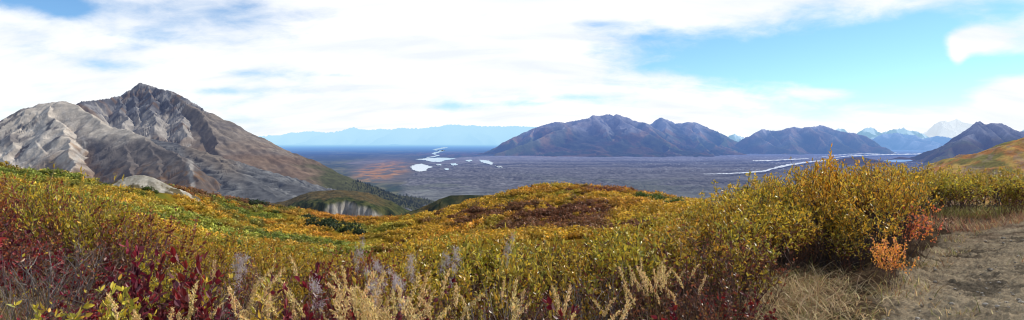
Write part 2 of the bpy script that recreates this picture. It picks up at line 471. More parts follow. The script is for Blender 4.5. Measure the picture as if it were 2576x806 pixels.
def flat_poly(name, poly, lift, mat, label, cat, rag=1.0, seed=0):
    pts = []
    n = len(poly)
    for i in range(n):
        a, b = poly[i], poly[(i + 1) % n]
        for k in range(8):
            u = k / 8; r = random.Random(seed * 100 + i * 8 + k)
            pts.append((a[0] + (b[0] - a[0]) * u + r.uniform(-2.2, 2.2) * rag, a[1] + (b[1] - a[1]) * u + r.uniform(-.5, .5) * rag))
    zz = FLOOR + lift
    V = []
    for (a, b) in pts:
        Y = (EYE - zz) * FPX / (b - HY); V.append((X_(a, Y), Y, zz))
    me = bpy.data.meshes.new(name); me.from_pydata(V, [], [list(range(len(V)))]); me.materials.append(mat)
    return tag(link(name, me), label, cat, kind='structure')


lab = ['rounded silvery lake nearest on the valley floor', 'long silvery lake with a ragged shore below the winding river', 'slanting bright pond right of the long lake', 'tiny bright pool between the long lake and the slanting pond',
       'small pool below the right end of the long lake', 'narrow pool between the two larger lakes', 'farthest right small pool beside the moraine', 'small pool lowest among the moraine mounds']
for i, (poly, rg) in enumerate(LAKES):
    flat_poly('lake', poly, 3.0, M_water, lab[i], 'lake', rg, i)
    # braided river: strip of short meanders
riv = [(1122, 371, 9), (1108, 374, 12), (1092, 377, 9), (1104, 380, 9), (1118, 378, 8), (1098, 384, 9), (1090, 388, 8), (1104, 391, 7), (1092, 394, 6), (1070, 397, 5)]
V = []; Fc = []
zz = FLOOR + 8
rr = random.Random(5)
pts = []
for a, b in zip(riv[:-1], riv[1:]):
    for k in range(6):
        u = k / 6; pts.append((a[0] + (b[0] - a[0]) * u + rr.uniform(-1.5, 1.5), a[1] + (b[1] - a[1]) * u, (a[2] + (b[2] - a[2]) * u) * rr.uniform(.5, 1.3)))
for (a, b, w) in pts:
    for s in (-1, 1):
        yy = b + s * .55; Y = (EYE - zz) * FPX / (yy - HY); V.append((X_(a + s * w * .5, Y), Y, zz))
Fc = [[2 * i, 2 * i + 1, 2 * i + 3, 2 * i + 2] for i in range(len(pts) - 1)]
tag(link('river', mk_mesh('river', V, [Fc], None, M_water)), 'winding silver river running into the distant valley', 'river', kind='structure')

m, nt, N, K = new_mat('glacier_ice')
no = N.new('ShaderNodeTexNoise'); no.inputs['Scale'].default_value = .02; no.inputs['Detail'].default_value = 6
gg = N.new('ShaderNodeNewGeometry'); K.new(gg.outputs['Position'], no.inputs['Vector'])
cr = N.new('ShaderNodeValToRGB'); cr.color_ramp.elements[0].position = .38; cr.color_ramp.elements[0].color = (.30, .34, .40, 1); cr.color_ramp.elements[1].position = .60; cr.color_ramp.elements[1].color = (.80, .84, .90, 1)
K.new(no.outputs[0], cr.inputs[0]); bs = N.new('ShaderNodeBsdfDiffuse'); K.new(cr.outputs[0], bs.inputs[0])
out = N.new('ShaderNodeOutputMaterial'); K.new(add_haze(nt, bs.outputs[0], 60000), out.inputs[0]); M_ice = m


def ice_strip(path, label, seed, lift=34):
    r = random.Random(seed); V = []; pts = []
    for a, b in zip(path[:-1], path[1:]):
        n = max(3, int(abs(b[0] - a[0]) / 5))
        for k in range(n):
            u = k / n
            pts.append((a[0] + (b[0] - a[0]) * u, a[1] + (b[1] - a[1]) * u + r.uniform(-.5, .5), (a[2] + (b[2] - a[2]) * u) * r.uniform(.35, .85)))
    for (a, b, w) in pts:
        for s in (-1, 1):
            yy = b + s * w * .5; zz = FLOOR + lift; Y = (EYE - zz) * FPX / (yy - HY); V.append((X_(a + r.uniform(-1.5, 1.5), Y), Y, zz))
    Fc = [[2 * i, 2 * i + 1, 2 * i + 3, 2 * i + 2] for i in range(len(pts) - 1)]
    return tag(link('ice_band', mk_mesh('ice_band', V, [Fc], None, M_ice)), label, 'glacier ice', kind='structure')


ice_strip([(1770, 438, 1.5), (1830, 437, 3), (1880, 434, 4), (1925, 430, 5), (1955, 421, 7), (1990, 414, 6), (2030, 408, 5), (2080, 403, 3), (2150, 399, 2)], 'longest white ice band curving across the dark moraine', 1)
ice_strip([(1893, 404, 2), (1930, 404, 4), (1960, 403, 3), (1990, 401, 3), (2040, 399, 1.5)], 'short thin ice band above the long curving one', 2)
ice_strip([(2080, 398, 2), (2140, 392, 3), (2220, 389, 3), (2300, 388, 4), (2370, 385, 3)], 'far pale ice band at the foot of the snowy valley', 3)
ice_strip([(2060, 396, 1), (2130, 388, 2.0), (2200, 386, 2.0), (2260, 384, 1.5)], 'faintest farthest ice band under the pink grey mountains', 4)

# ------------------------------------------------------------------ RANGES
def range_mesh(name, sky, Ypk, Ybase, colf, label, seed, spurs=None, flute=(60, 450), slope=.55, drop=1400, nc=460, nr=220, mat=M_far, spread=.35, spurlen=1.0, pad=120, every=2):
    R = Ridges(); rr = random.Random(seed)
    pts = [(a, b, Ypk * (1 + .01 * math.sin(i * 1.7 + seed))) for i, (a, b) in enumerate(sky)]
    R.add(pts, slope * 1.6, drop, flute, 1)
    for i, (a, b, Y) in enumerate(pts):
        if i % every: continue
        p0 = np.array(P(a, b, Y)); hgt = p0[2] - FLOOR
        if hgt < 150: continue
        L = (Ypk - Ybase) * rr.uniform(.8, 1.1) * spurlen
        dx = rr.uniform(-spread, spread) * L
        w = [p0]
        for k in (1, 2, 3, 4):
            u = k / 4
            w.append(np.array((p0[0] + dx * u + rr.uniform(-.06, .06) * L, p0[1] - L * u, FLOOR - 40 + (hgt + 40) * (1 - u) ** 1.25 * rr.uniform(.9, 1.05))))
        R.addw(w, slope * 1.5, drop, flute, 2, i * 5000.0)
    for s in (spurs or []):
        R.add(s, slope * 1.35, drop, flute, 3, rr.uniform(0, 9e4))
    px, x, y = fan(sky[0][0] - pad, sky[-1][0] + pad, nc, np.linspace(Ybase * .87, Ypk * 1.12, nr))
    sc_ = Ypk / 20000
    wx = x + sc_ * 130 * fbm(x / (900 * sc_), y / (900 * sc_), seed + 15, 4); wy = y + sc_ * 160 * fbm(x / (900 * sc_), y / (900 * sc_), seed + 17, 4)
    h, T, D, G = R.eval(wx, wy, np.full(x.shape, FLOOR - 60.0), seed)
    h = h + 45 * sc_ * fbm(x / (700 * sc_), y / (700 * sc_), seed + 60, 4) * sstep(0, 500 * sc_, D) + 22 * sc_ * np.abs(fbm(x / (200 * sc_), y / (200 * sc_), seed + 61, 3)) * sstep(FLOOR + 100, FLOOR + 500, h)
    py = HY - (h - EYE) / y * FPX
    c = colf(px, py, x, y, h, T, D, G)
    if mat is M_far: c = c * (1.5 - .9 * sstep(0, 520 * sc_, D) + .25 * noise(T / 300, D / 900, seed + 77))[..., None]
    return terrain(name, x, y, h, np.clip(c, .01, .92), mat, label, 'mountain range')


def col_B1(px, py, x, y, h, T, D, G):
    n = fbm(x / 900, y / 900, 201, 5)
    up = sstep(-150, 520, h + 260 * n)
    c = mixc((.11, .125, .055), (.32, .295, .29), up)
    c = mixc(c, (.34, .18, .085), .6 * sstep(-.1, .4, fbm(x / 600, y / 600, 202, 4)) * sstep(650, 150, h))
    return mixc(c, (.50, .46, .44), .6 * sstep(.25, .6, noise(T / 260, D / 2500, 203)) * up)


B1 = [(1180, 398), (1240, 376), (1290, 346), (1320, 333), (1345, 322), (1390, 306), (1420, 310), (1448, 304), (1472, 300), (1493, 290), (1510, 292), (1526, 287), (1540, 293), (1554, 287), (1582, 301), (1602, 307), (1622, 309)]
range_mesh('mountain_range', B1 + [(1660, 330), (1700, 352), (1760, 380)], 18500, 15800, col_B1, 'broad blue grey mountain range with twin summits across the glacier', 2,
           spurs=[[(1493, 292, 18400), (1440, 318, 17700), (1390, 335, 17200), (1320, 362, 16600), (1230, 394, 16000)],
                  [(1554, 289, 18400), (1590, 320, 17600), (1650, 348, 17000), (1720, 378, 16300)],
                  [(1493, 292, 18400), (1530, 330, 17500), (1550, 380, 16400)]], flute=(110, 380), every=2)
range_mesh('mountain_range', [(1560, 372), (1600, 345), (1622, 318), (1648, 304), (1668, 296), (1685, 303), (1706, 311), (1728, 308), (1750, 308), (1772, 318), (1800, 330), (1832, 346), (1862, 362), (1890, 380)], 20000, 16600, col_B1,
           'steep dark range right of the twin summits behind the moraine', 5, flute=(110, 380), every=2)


def col_B2(px, py, x, y, h, T, D, G):
    n = fbm(x / 900, y / 900, 211, 5)
    up = sstep(-200, 450, h + 260 * n)
    c = mixc((.13, .13, .08), (.34, .30, .295), up)
    c = mixc(c, (.32, .18, .11), .55 * sstep(-.1, .4, fbm(x / 700, y / 700, 212, 4)) * sstep(600, 150, h))
    return mixc(c, (.60, .55, .52), .75 * sstep(.15, .5, noise(T / 230, D / 2500, 213)) * sstep(0, 300, h))


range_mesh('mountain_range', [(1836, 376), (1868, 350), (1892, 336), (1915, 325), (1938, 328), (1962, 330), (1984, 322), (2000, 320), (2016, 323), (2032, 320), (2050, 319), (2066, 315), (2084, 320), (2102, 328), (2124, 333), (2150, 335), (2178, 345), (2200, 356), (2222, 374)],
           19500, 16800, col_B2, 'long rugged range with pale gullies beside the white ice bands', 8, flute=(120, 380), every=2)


def col_B2b(px, py, x, y, h, T, D, G):
    c = mixc((.30, .25, .24), (.50, .45, .43), sstep(-.3, .4, fbm(x / 700, y / 700, 221, 5)))
    return mixc(c, (.85, .86, .9), .8 * sstep(700, 900, h + 200 * fbm(x / 500, y / 500, 222, 3)))


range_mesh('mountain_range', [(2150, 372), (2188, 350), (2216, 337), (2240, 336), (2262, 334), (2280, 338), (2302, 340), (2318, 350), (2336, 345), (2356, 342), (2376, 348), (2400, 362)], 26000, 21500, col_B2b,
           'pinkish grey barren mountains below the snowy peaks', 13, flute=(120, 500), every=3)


def col_B3(px, py, x, y, h, T, D, G):
    n = fbm(x / 500, y / 500, 231, 5)
    c = mixc((.12, .115, .05), (.27, .255, .25), sstep(-120, 120, h + 130 * n))
    c = mixc(c, (.16, .085, .04), .5 * sstep(0, .4, fbm(x / 400, y / 400, 232, 4)) * sstep(150, -100, h))
    return mixc(c, (.46, .43, .42), .6 * sstep(.1, .5, noise(T / 130, D / 1500, 233)) * sstep(-50, 150, h))


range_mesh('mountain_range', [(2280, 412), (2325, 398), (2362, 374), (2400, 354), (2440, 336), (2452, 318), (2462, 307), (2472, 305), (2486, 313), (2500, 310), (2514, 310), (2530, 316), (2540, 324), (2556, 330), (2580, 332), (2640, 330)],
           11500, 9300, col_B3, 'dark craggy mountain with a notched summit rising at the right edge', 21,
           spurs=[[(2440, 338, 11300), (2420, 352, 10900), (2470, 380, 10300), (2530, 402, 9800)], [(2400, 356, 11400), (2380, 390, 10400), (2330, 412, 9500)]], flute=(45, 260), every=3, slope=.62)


def col_snow(px, py, x, y, h, T, D, G):
    n = fbm(x / 1500, y / 1500, 241, 5)
    return mixc((.95, .95, .96), (.55, .62, .72), sstep(.40, .8, n + .35 * noise(T / 700, D / 3000, 242)))


range_mesh('snow_mountain', [(2270, 352), (2310, 342), (2335, 334), (2348, 312), (2358, 306), (2370, 303), (2380, 309), (2390, 306), (2400, 299), (2410, 303), (2422, 308), (2434, 318), (2450, 330), (2490, 350)], 45000, 38000, col_snow,
           'bright snow covered massif glowing against the clouds at right', 31, flute=(260, 1100), slope=.7, drop=3000, mat=M_snow)


def col_snow2(px, py, x, y, h, T, D, G):
    n = fbm(x / 1200, y / 1200, 251, 5)
    return mixc((.9, .92, .95), (.25, .31, .40), sstep(-.25, .15, n))


range_mesh('snow_mountain', [(2140, 352), (2160, 335), (2172, 327), (2184, 320), (2196, 328), (2212, 337), (2232, 330), (2252, 325), (2266, 321), (2278, 328), (2300, 331), (2330, 338), (2350, 348)], 40000, 35000, col_snow2,
           'pale blue pointed peaks streaked with snow behind the pinkish mountains', 33, flute=(220, 900), slope=.7, drop=3000, mat=M_snowhaze)
range_mesh('snow_mountain', [(1818, 350), (1836, 340), (1850, 337), (1862, 341), (1890, 349)], 42000, 38000, col_snow2, 'small distant snow peak in the gap between the dark ranges', 35, flute=(150, 900), nc=120, nr=80, mat=M_snowhaze, pad=40)
range_mesh('snow_mountain', [(2080, 336), (2095, 325), (2112, 323), (2126, 330), (2140, 342)], 42000, 38000, col_snow2, 'tiny snow capped tip showing over the rugged range', 36, flute=(150, 900), nc=120, nr=80, mat=M_snowhaze, pad=40)
range_mesh('snow_mountain', [(2540, 345), (2560, 334), (2576, 327), (2600, 322), (2640, 335)], 42000, 38000, col_snow2, 'snowy peak cut off by the right edge', 37, flute=(150, 900), nc=120, nr=80, mat=M_snowhaze, pad=40)


def col_C(px, py, x, y, h, T, D, G):
    return np.broadcast_to(np.array((.10, .12, .12)), x.shape + (3,)).copy()


range_mesh('distant_range', [(560, 348), (640, 344), (680, 340), (700, 341), (730, 334), (760, 333), (790, 330), (812, 334), (832, 332), (850, 330), (868, 325), (888, 320), (906, 325), (935, 327), (960, 324), (985, 326), (1010, 322), (1050, 323), (1075, 320), (1100, 319), (1120, 316), (1142, 313), (1165, 316), (1182, 315), (1210, 318), (1240, 317), (1270, 318), (1300, 317), (1350, 320), (1420, 330)],
           54000, 47000, col_C, 'hazy pale blue mountain range along the far horizon', 41, flute=(160, 1500), slope=.45, drop=2500, nc=520, nr=110, every=2, mat=M_hazed)

# dark mounds on the moraine at right
def mound(name, sky, Y, slope, drop, colf, label, nc=160, nr=70, depth=.16, pad=60, mat=None, floor=FLOOR - 20, flute=(6, 60), seed=0, amp=1.0, wl=40, cat='hill'):
    R = Ridges(); R.add([(a, b, Y) for a, b in sky], slope, drop, flute, 1)
    px, x, y = fan(sky[0][0] - pad, sky[-1][0] + pad, nc, np.linspace(Y * (1 - depth), Y * (1 + depth), nr))
    h, T, D, G = R.eval(x, y, np.full(x.shape, float(floor)), seed)
    h = h + amp * fbm(x / wl, y / wl, seed + 3, 4) * sstep(0, wl, D)
    py = HY - (h - EYE) / y * FPX
    return terrain(name, x, y, h, np.clip(colf(px, py, x, y, h, T, D, G), .01, .9), mat or M_far, label, cat)


def col_md(px, py, x, y, h, T, D, G):
    return mixc((.05, .05, .035), (.14, .085, .05), sstep(-.3, .3, fbm(x / 200, y / 200, 301, 4)))


mound('hill', [(2060, 420), (2090, 405), (2130, 396), (2165, 394), (2195, 400), (2240, 412)], 10500, .35, 300, col_md, 'low dark mound rising from the moraine left of the blue pond', flute=(10, 200), seed=5, amp=8, wl=200)
mound('hill', [(2190, 412), (2230, 403), (2265, 394), (2300, 398), (2340, 408)], 11800, .35, 300, col_md, 'low brown mound behind the small blue pond', flute=(10, 200), seed=6, amp=8, wl=200)
m, nt, N, K = new_mat('blue_pond'); gl = N.new('ShaderNodeBsdfPrincipled'); gl.inputs['Base Color'].default_value = (.10, .30, .60, 1); gl.inputs['Roughness'].default_value = .35
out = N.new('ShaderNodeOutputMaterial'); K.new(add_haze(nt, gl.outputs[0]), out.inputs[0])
flat_poly('lake', [(2222, 404), (2250, 402), (2290, 402), (2296, 405), (2262, 408), (2236, 407)], 75, m, 'small deep blue pond between the dark mounds', 'lake', .4, 77)

# orange hillside at the right edge, colours brightened in place of sunlight
def col_oh(px, py, x, y, h, T, D, G):
    n = fbm(x / 30, y / 60, 311, 5); n2 = fbm(x / 90, y / 90, 312, 4)
    c = mixc((.58, .25, .07), (.66, .42, .10), sstep(-.3, .35, n))
    c = mixc(c, (.24, .23, .06), .85 * sstep(.05, .4, n2))
    return mixc(c, (.46, .32, .21), .6 * sstep(.1, .4, fbm(x / 50, y / 50, 313, 4)))


mound('hill', [(2360, 470), (2440, 434), (2480, 418), (2530, 392), (2576, 366), (2640, 325), (2760, 260)], 1500, .42, 500, col_oh, 'sunlit orange hillside sloping down at the right edge', mat=M_hill, seed=9, amp=5, wl=60, pad=30, nc=240, nr=120, depth=.35, flute=(5, 40))

# dark green spur behind the knoll and the eroded bluff
def col_sp(px, py, x, y, h, T, D, G):
    c = mixc((.035, .045, .018), (.085, .075, .028), sstep(-.2, .4, fbm(x / 18, y / 18, 321, 5)))
    return mixc(c, (.22, .13, .03), .7 * sstep(.1, .4, fbm(x / 25, y / 25, 322, 4)) * sstep(1130, 1050, px))


mound('hill', [(1000, 560), (1040, 536), (1075, 514), (1110, 498), (1135, 490), (1180, 489), (1215, 490), (1270, 497), (1400, 520)], 950, .5, 260, col_sp, 'dark green spur behind the left foot of the central knoll', mat=M_hill, seed=14, amp=3, wl=30, nc=260, nr=120, depth=.35, pad=40, flute=(4, 25))

# eroded bluff: plateau and cliff
px, x, y = fan(560, 1060, 440, geo(900, 1750, 190))
top = np.interp(px, [560, 640, 720, 750, 775, 800, 840, 880, 920, 950, 985, 1015, 1060], [560, 545, 522, 507, 498, 494, 491, 492, 498, 508, 525, 546, 575])
edge = 1180 + 60 * fbm(px / 60, px * 0, 401, 3) + np.abs(px - 860) * .35
zt = Z_(top, 1300) - (1300 - y) * .02 - sstep(1350, 1750, y) * 40
zc = zt - 62 * sstep(10, -55, y - edge) - np.clip(edge - 55 - y, 0, 999) * .22
zc = zc + 2.5 * fbm(x / 22, y / 22, 402, 4) + 1.8 * fbm(x / 9, y / 60, 403, 3) * sstep(15, -10, y - edge)
py = HY - (zc - EYE) / y * FPX
face = sstep(6, -8, y - edge) * sstep(-78, -60, y - edge + 6 * fbm(x / 10, y / 10, 405, 3)) * sstep(808, 835, px + 8 * fbm(x / 8, y / 8, 406, 3)) * sstep(935, 905, px - (py - 510) * 1.05 + 8 * fbm(x / 8, y / 8, 407, 3))
gr = mixc((.030, .042, .016), (.085, .085, .028), sstep(-.3, .4, fbm(x / 14, y / 14, 408, 5)))
pl = mixc((.085, .07, .035), (.12, .085, .035), sstep(-.2, .3, fbm(x / 18, y / 40, 409, 4)))
c = mixc(gr, pl, sstep(35, 75, y - edge) * sstep(1010, 930, px))
cf = mixc((.33, .30, .255), (.40, .365, .315), sstep(-.3, .3, fbm(x / 4, y / 70, 410, 4)))
c = mixc(c, cf, face)
terrain('cliff', x, y, zc, np.clip(c, .01, .8), M_hill, 'pale eroded cliff face under a dark green bluff at the mountain foot', 'cliff')
# stream bed in the gully
pts = [(1000, 490, 2050), (1012, 515, 1700), (1020, 532, 1400), (1012, 545, 1200), (1020, 560, 1050)]

# ------------------------------------------------------------------ NEAR AND MIDDLE GROUND
YB = ([-200, 0, 100, 200, 300, 400, 500, 600, 700, 850, 1000, 1150, 1250, 1400, 1500, 1600, 1700, 1790, 1870, 1960, 2060, 2200, 2300, 2400, 2576, 2800],
      [450, 455, 474, 492, 525, 562, 590, 610, 622, 628, 622, 612, 600, 596, 588, 572, 545, 510, 462, 434, 416, 410, 424, 424, 427, 430])
SKY = ([-200, 0, 80, 160, 230, 300, 370, 440, 500, 560, 660, 740, 860, 920, 1000, 1110, 1200, 1300, 1350, 1390, 1480, 1560, 1640, 1740, 1800, 1900, 2800],
       [420, 430, 440, 458, 478, 478, 470, 472, 484, 496, 515, 526, 545, 549, 549, 531, 503, 480, 470, 467, 471, 477, 487, 512, 525, 530, 540])
DSK = ([-200, 0, 200, 300, 420, 560, 700, 860, 960, 1110, 1300, 1500, 1700, 1900, 2800], [380, 360, 190, 160, 200, 300, 360, 430, 420, 330, 300, 270, 240, 200, 150])
NZ = ([-600, -200, 0, 200, 400, 700, 1000, 1300, 1500, 1650, 1790, 1900, 2000, 2800], [.2, .1, .0, -.32, -.58, -.85, -.95, -.95, -.88, -.60, -.32, -.05, 0, .0])


EDGE_Y = [2, 4.5, 5.4, 6.2, 7.2, 8.6, 10, 11.5, 13]; EDGE_X = [.6, 2.2, 2.95, 3.6, 4.35, 5.6, 6.9, 8.3, 10.0]


def near_z(px, Y):
    n9 = np.interp(px, *NZ)
    s = np.clip((Y - 2.2) / 6.8, 0, None)
    fl_ = sstep(1750, 2000, px)
    zl = -.06 * (1 - fl_) + n9 * np.where(s < 1, s * s * (3 - 2 * np.minimum(s, 1)) * .55 + s * .45, 1 + (s - 1) * 1.15)
    # right side: level shelf that rolls over behind the hedge
    return zl - fl_ * np.clip(Y - 17, 0, None) * .12 - (1 - fl_) * np.clip(Y - 10.5, 0, None) * .05


def ground_z(px, Y):
    px = np.asarray(px, float); Y = np.asarray(Y, float)
    px, Y = np.broadcast_arrays(px, Y)
    yb = np.interp(px, *YB); ys = np.interp(px, *SKY); D_ = np.interp(px, *DSK)
    ys = np.minimum(ys, 700)
    hide = ys > yb - 6
    a25 = np.maximum(yb, ys) + 42; a60 = np.maximum(yb, ys) + 12
    t = np.clip(np.log(np.maximum(Y, 1) / 60) / np.log(D_ / 60), 0, 1)
    te = t ** 1.15
    pm = a60 + (np.where(hide, a60 - 1, ys) - a60) * te
    # gentle waves so the slope shows folds
    x = X_(px, Y)
    over = np.clip(Y / D_ - 1, 0, None)
    pm = pm + 46 * over + 30 * over ** 2
    u = np.clip(np.log(np.maximum(Y, 1) / 25) / np.log(60 / 25), 0, 1)
    pm = np.where(Y < 60, a25 + (a60 - a25) * u, pm)
    zm = Z_(pm, Y)
    zm = zm + sstep(60, 140, Y) * (2.8 * fbm(x / 40, Y / 55, 501, 3) + .5 * fbm(x / 9, Y / 12, 502, 2)) * sstep(1.05, .7, Y / D_)
    zn = near_z(px, np.minimum(Y, 30))
    k = sstep(math.log(14), math.log(25), np.log(np.maximum(Y, 1)))
    z = zn * (1 - k) + zm * k
    edge = np.interp(Y, EDGE_Y, EDGE_X)
    z = z + .19 * np.clip(x - edge - .5, 0, 2.6) * sstep(16, 12, Y)      # the bank beside the track climbs to the right
    return np.maximum(z, FLOOR - 60)


def gz(x, Y):
    px = np.asarray(x) / np.asarray(Y) * FPX + CX
    return ground_z(px, Y)


# colour zones of the autumn cover
def cover_zone(px, py, x, y):
    n = fbm(x / 16, y / 28, 511, 4); n2 = fbm(x / 45, y / 70, 512, 3)
    gold = np.array((.36, .215, .025)); ygreen = np.array((.20, .20, .030)); orange = np.array((.40, .165, .025)); maroon = np.array((.105, .040, .028)); green = np.array((.070, .095, .022))
    c = mixc(gold * 1.1, ygreen * 1.1, sstep(-.35, .2, n2 + .5 * n))
    c = mixc(c, orange * 1.05, .5 * sstep(.15, .5, fbm(x / 22 + 40, y / 30, 515, 3)))
    left = sstep(1000, 880, px)
    sky = np.interp(px, *SKY)
    c = mixc(c, maroon * 1.25, .85 * left * sstep(22, 6, py - sky + 16 * n) * sstep(330, 430, px) * sstep(800, 640, px))
    c = mixc(c, green * 1.35, .6 * left * sstep(.1, .4, n))
    c = mixc(c, orange, .8 * left * sstep(740, 800, px) * sstep(22, 8, py - sky - 4))
    kn = 1 - left
    c = mixc(c, gold * .95, kn * sstep(-.2, .2, n))
    c = mixc(c, orange * .85, .75 * kn * sstep(0, .4, n2) * sstep(1150, 1300, px))
    mar = sstep(.05, .35, fbm(x / 20, y / 40, 521, 4) + .55 * sstep(1.2, .2, np.hypot((px - 1400) / 190, (py - 540) / 48)) + .25 * sstep(1.1, .4, np.hypot((px - 1230) / 110, (py - 575) / 28)) - .25)
    c = mixc(c, maroon, .88 * kn * mar)
    c = mixc(c, np.array((.17, .05, .035)), .7 * kn * sstep(1.1, .5, np.hypot((px - 1560) / 90, (py - 480) / 9)))
    return c


pxs = np.concatenate([np.linspace(-330, 2900, 760)])
Yg = np.concatenate([geo(.8, 16, 110), geo(16.5, 60, 40), geo(61, 480, 230), geo(490, 2600, 60)])
px, x, y = fan(-1000, 3700, 1060, Yg)
z = ground_z(px, y)
nearm = sstep(30, 18, y)
z = z + nearm * (.03 * fbm(x / .5, y / .5, 531, 4) + .05 * fbm(x / 2, y / 2, 532, 2))


def in_path(px, py_, x, y):
    """>0 inside the bare dirt track (world-fixed)"""
    edge = np.interp(y, [2, 4.5, 5.4, 6.2, 7.2, 8.6, 10, 11.5, 13], [.6, 2.2, 2.95, 3.6, 4.35, 5.6, 6.9, 8.3, 10.0])
    return x - edge + .35 * fbm(x / .9, y / .9, 541, 3)


pm = in_path(px, None, x, y) * (y < 14)
z = z - np.where((y < 13.5), sstep(-.2, .35, pm) * .10, 0)
py = HY - (z - EYE) / y * FPX
c = cover_zone(px, py, x, y) * .55
soil = mixc((.055, .036, .022), (.11, .075, .045), sstep(-.3, .3, fbm(x / .4, y / .4, 533, 4)))
c = mixc(c, soil, nearm)
terrain('ground', x, y, z, np.clip(c, .005, .8), terrain_mat('ground_mat', 6.0, .4, .02, 14.0, haze=False), 'brown hillside ground under the autumn shrubs', 'ground')

# dirt track, a finer sheet laid into the ground
nr_, nc_ = 300, 560
Yp = geo(3.2, 13.6, nr_)
px, x, y = fan(2040, 3600, nc_, Yp)
e = in_path(px, None, x, y)
z = ground_z(px, y)
lump = fbm(x / .38, y / 1.2, 551, 5); fine = fbm(x / .09, y / .22, 552, 4)
rut = sstep(.1, .5, fbm(x / 1.3, y / .7, 553, 3))
z = z - .045 + .032 * lump + .040 * np.abs(fine) + .012 * fbm(x / .04, y / .04, 558, 2) + .03 * rut * np.abs(lump) - .16 * sstep(.15, -.35, e) - .06 * sstep(13.0, 13.6, y)
dust = np.array((.46, .355, .22)); dk = np.array((.19, .15, .10)); red = np.array((.20, .10, .06))
c = mixc(dust, dk, sstep(-.1, .5, -lump + .5 * fine))
c = mixc(c, dust * 1.2, .5 * sstep(.1, .5, fbm(x / 1.2, y / 1.2, 554, 3)))
c = mixc(c, red, .55 * sstep(8.5, 11.5, y) * sstep(-.3, .3, fbm(x / .5, y / .5, 555, 4)))
c = mixc(c, dk * .9, .6 * sstep(.5, .0, e))
terrain('dirt_track', x, y, z, np.clip(c, .01, .8), terrain_mat('dirt_mat', 22.0, .4, .018, 45.0, haze=False), 'bare tan dirt track with clods in the lower right corner', 'path')

# pale sandy knoll on the left slope
def col_kn(px, py, x, y, h, T, D, G):
    c = mixc((.42, .385, .315), (.30, .27, .21), sstep(-.2, .4, fbm(x / 2.2, y / 2.2, 561, 4)))
    return mixc(c, (.10, .075, .03), .9 * sstep(.25, .6, fbm(x / 3, y / 3, 562, 4) + .28 * sstep(395, 430, px)))


mound('hill', [(185, 580), (208, 510), (224, 488), (250, 476), (272, 468), (292, 455), (318, 445), (340, 440), (362, 440), (384, 446), (404, 456), (416, 468), (424, 496), (434, 580)], 150, .62, 40, col_kn, 'small bare sandy knoll standing on the left slope below the mountain', mat=terrain_mat('sand', .8, .25, .15, 2.0, haze=False), floor=-60, seed=17, amp=.35, wl=4, nc=260, nr=120, depth=.16, pad=70, flute=(.3, 3))

# ------------------------------------------------------------------ PLANT GENERATORS
M_leaf = leaf_mat('leaf'); M_leafred = leaf_mat('red_leaf', .40, .16, .42, .02, .4)
M_bark = col_mat('bark', .75, .3); M_straw = leaf_mat('straw', .45, .05, .5, .02, .3); M_fluff = leaf_mat('fluff', .5, .0, .6, .0, .1)
M_cover = leaf_mat('cover_leaf', .38, .06, .5, 0, 0); M_needle = leaf_mat('needles', .15, .05, .5, .02, .3)


def leaves(pos, dirs, L, Wd, cols, r, fold=.35):
    """pos,dirs (n,3); six-point folded leaf blades"""
    n = len(pos)
    d = dirs / (np.linalg.norm(dirs, axis=1, keepdims=True) + 1e-9)
    rv = r.normal(size=(n, 3)); s = np.cross(d, rv); s /= np.linalg.norm(s, axis=1, keepdims=True) + 1e-9
    nn = np.cross(s, d)
    L = L[:, None]; Wd = Wd[:, None]
    curl = r.uniform(-.25, .1, (n, 1))
    v0 = pos; v3 = pos + d * L + nn * curl * L
    m1 = pos + d * L * .35; m2 = pos + d * L * .7 + nn * curl * L * .4
    v1 = m1 + s * Wd * .5 + nn * fold * Wd * .4; v5 = m1 - s * Wd * .5 + nn * fold * Wd * .4
    v2 = m2 + s * Wd * .4 + nn * fold * Wd * .35; v4 = m2 - s * Wd * .4 + nn * fold * Wd * .35
    V = np.stack([v0, v1, v2, v3, v4, v5], 1).reshape(-1, 3)
    b = np.arange(n)[:, None] * 6
    F = np.concatenate([b + [[0, 1, 2, 3]], b + [[0, 3, 4, 5]]])
    C = np.repeat(cols, 6, 0)
    return V, F, C


def pick(pal, n, r, var=.25):
    pal = np.array([p[:3] for p in pal]); w = None
    c = pal[r.integers(0, len(pal), n)]
    return 1.22 * c * r.uniform(1 - var, 1 + var, (n, 1)) * r.uniform(.92, 1.08, (n, 3))


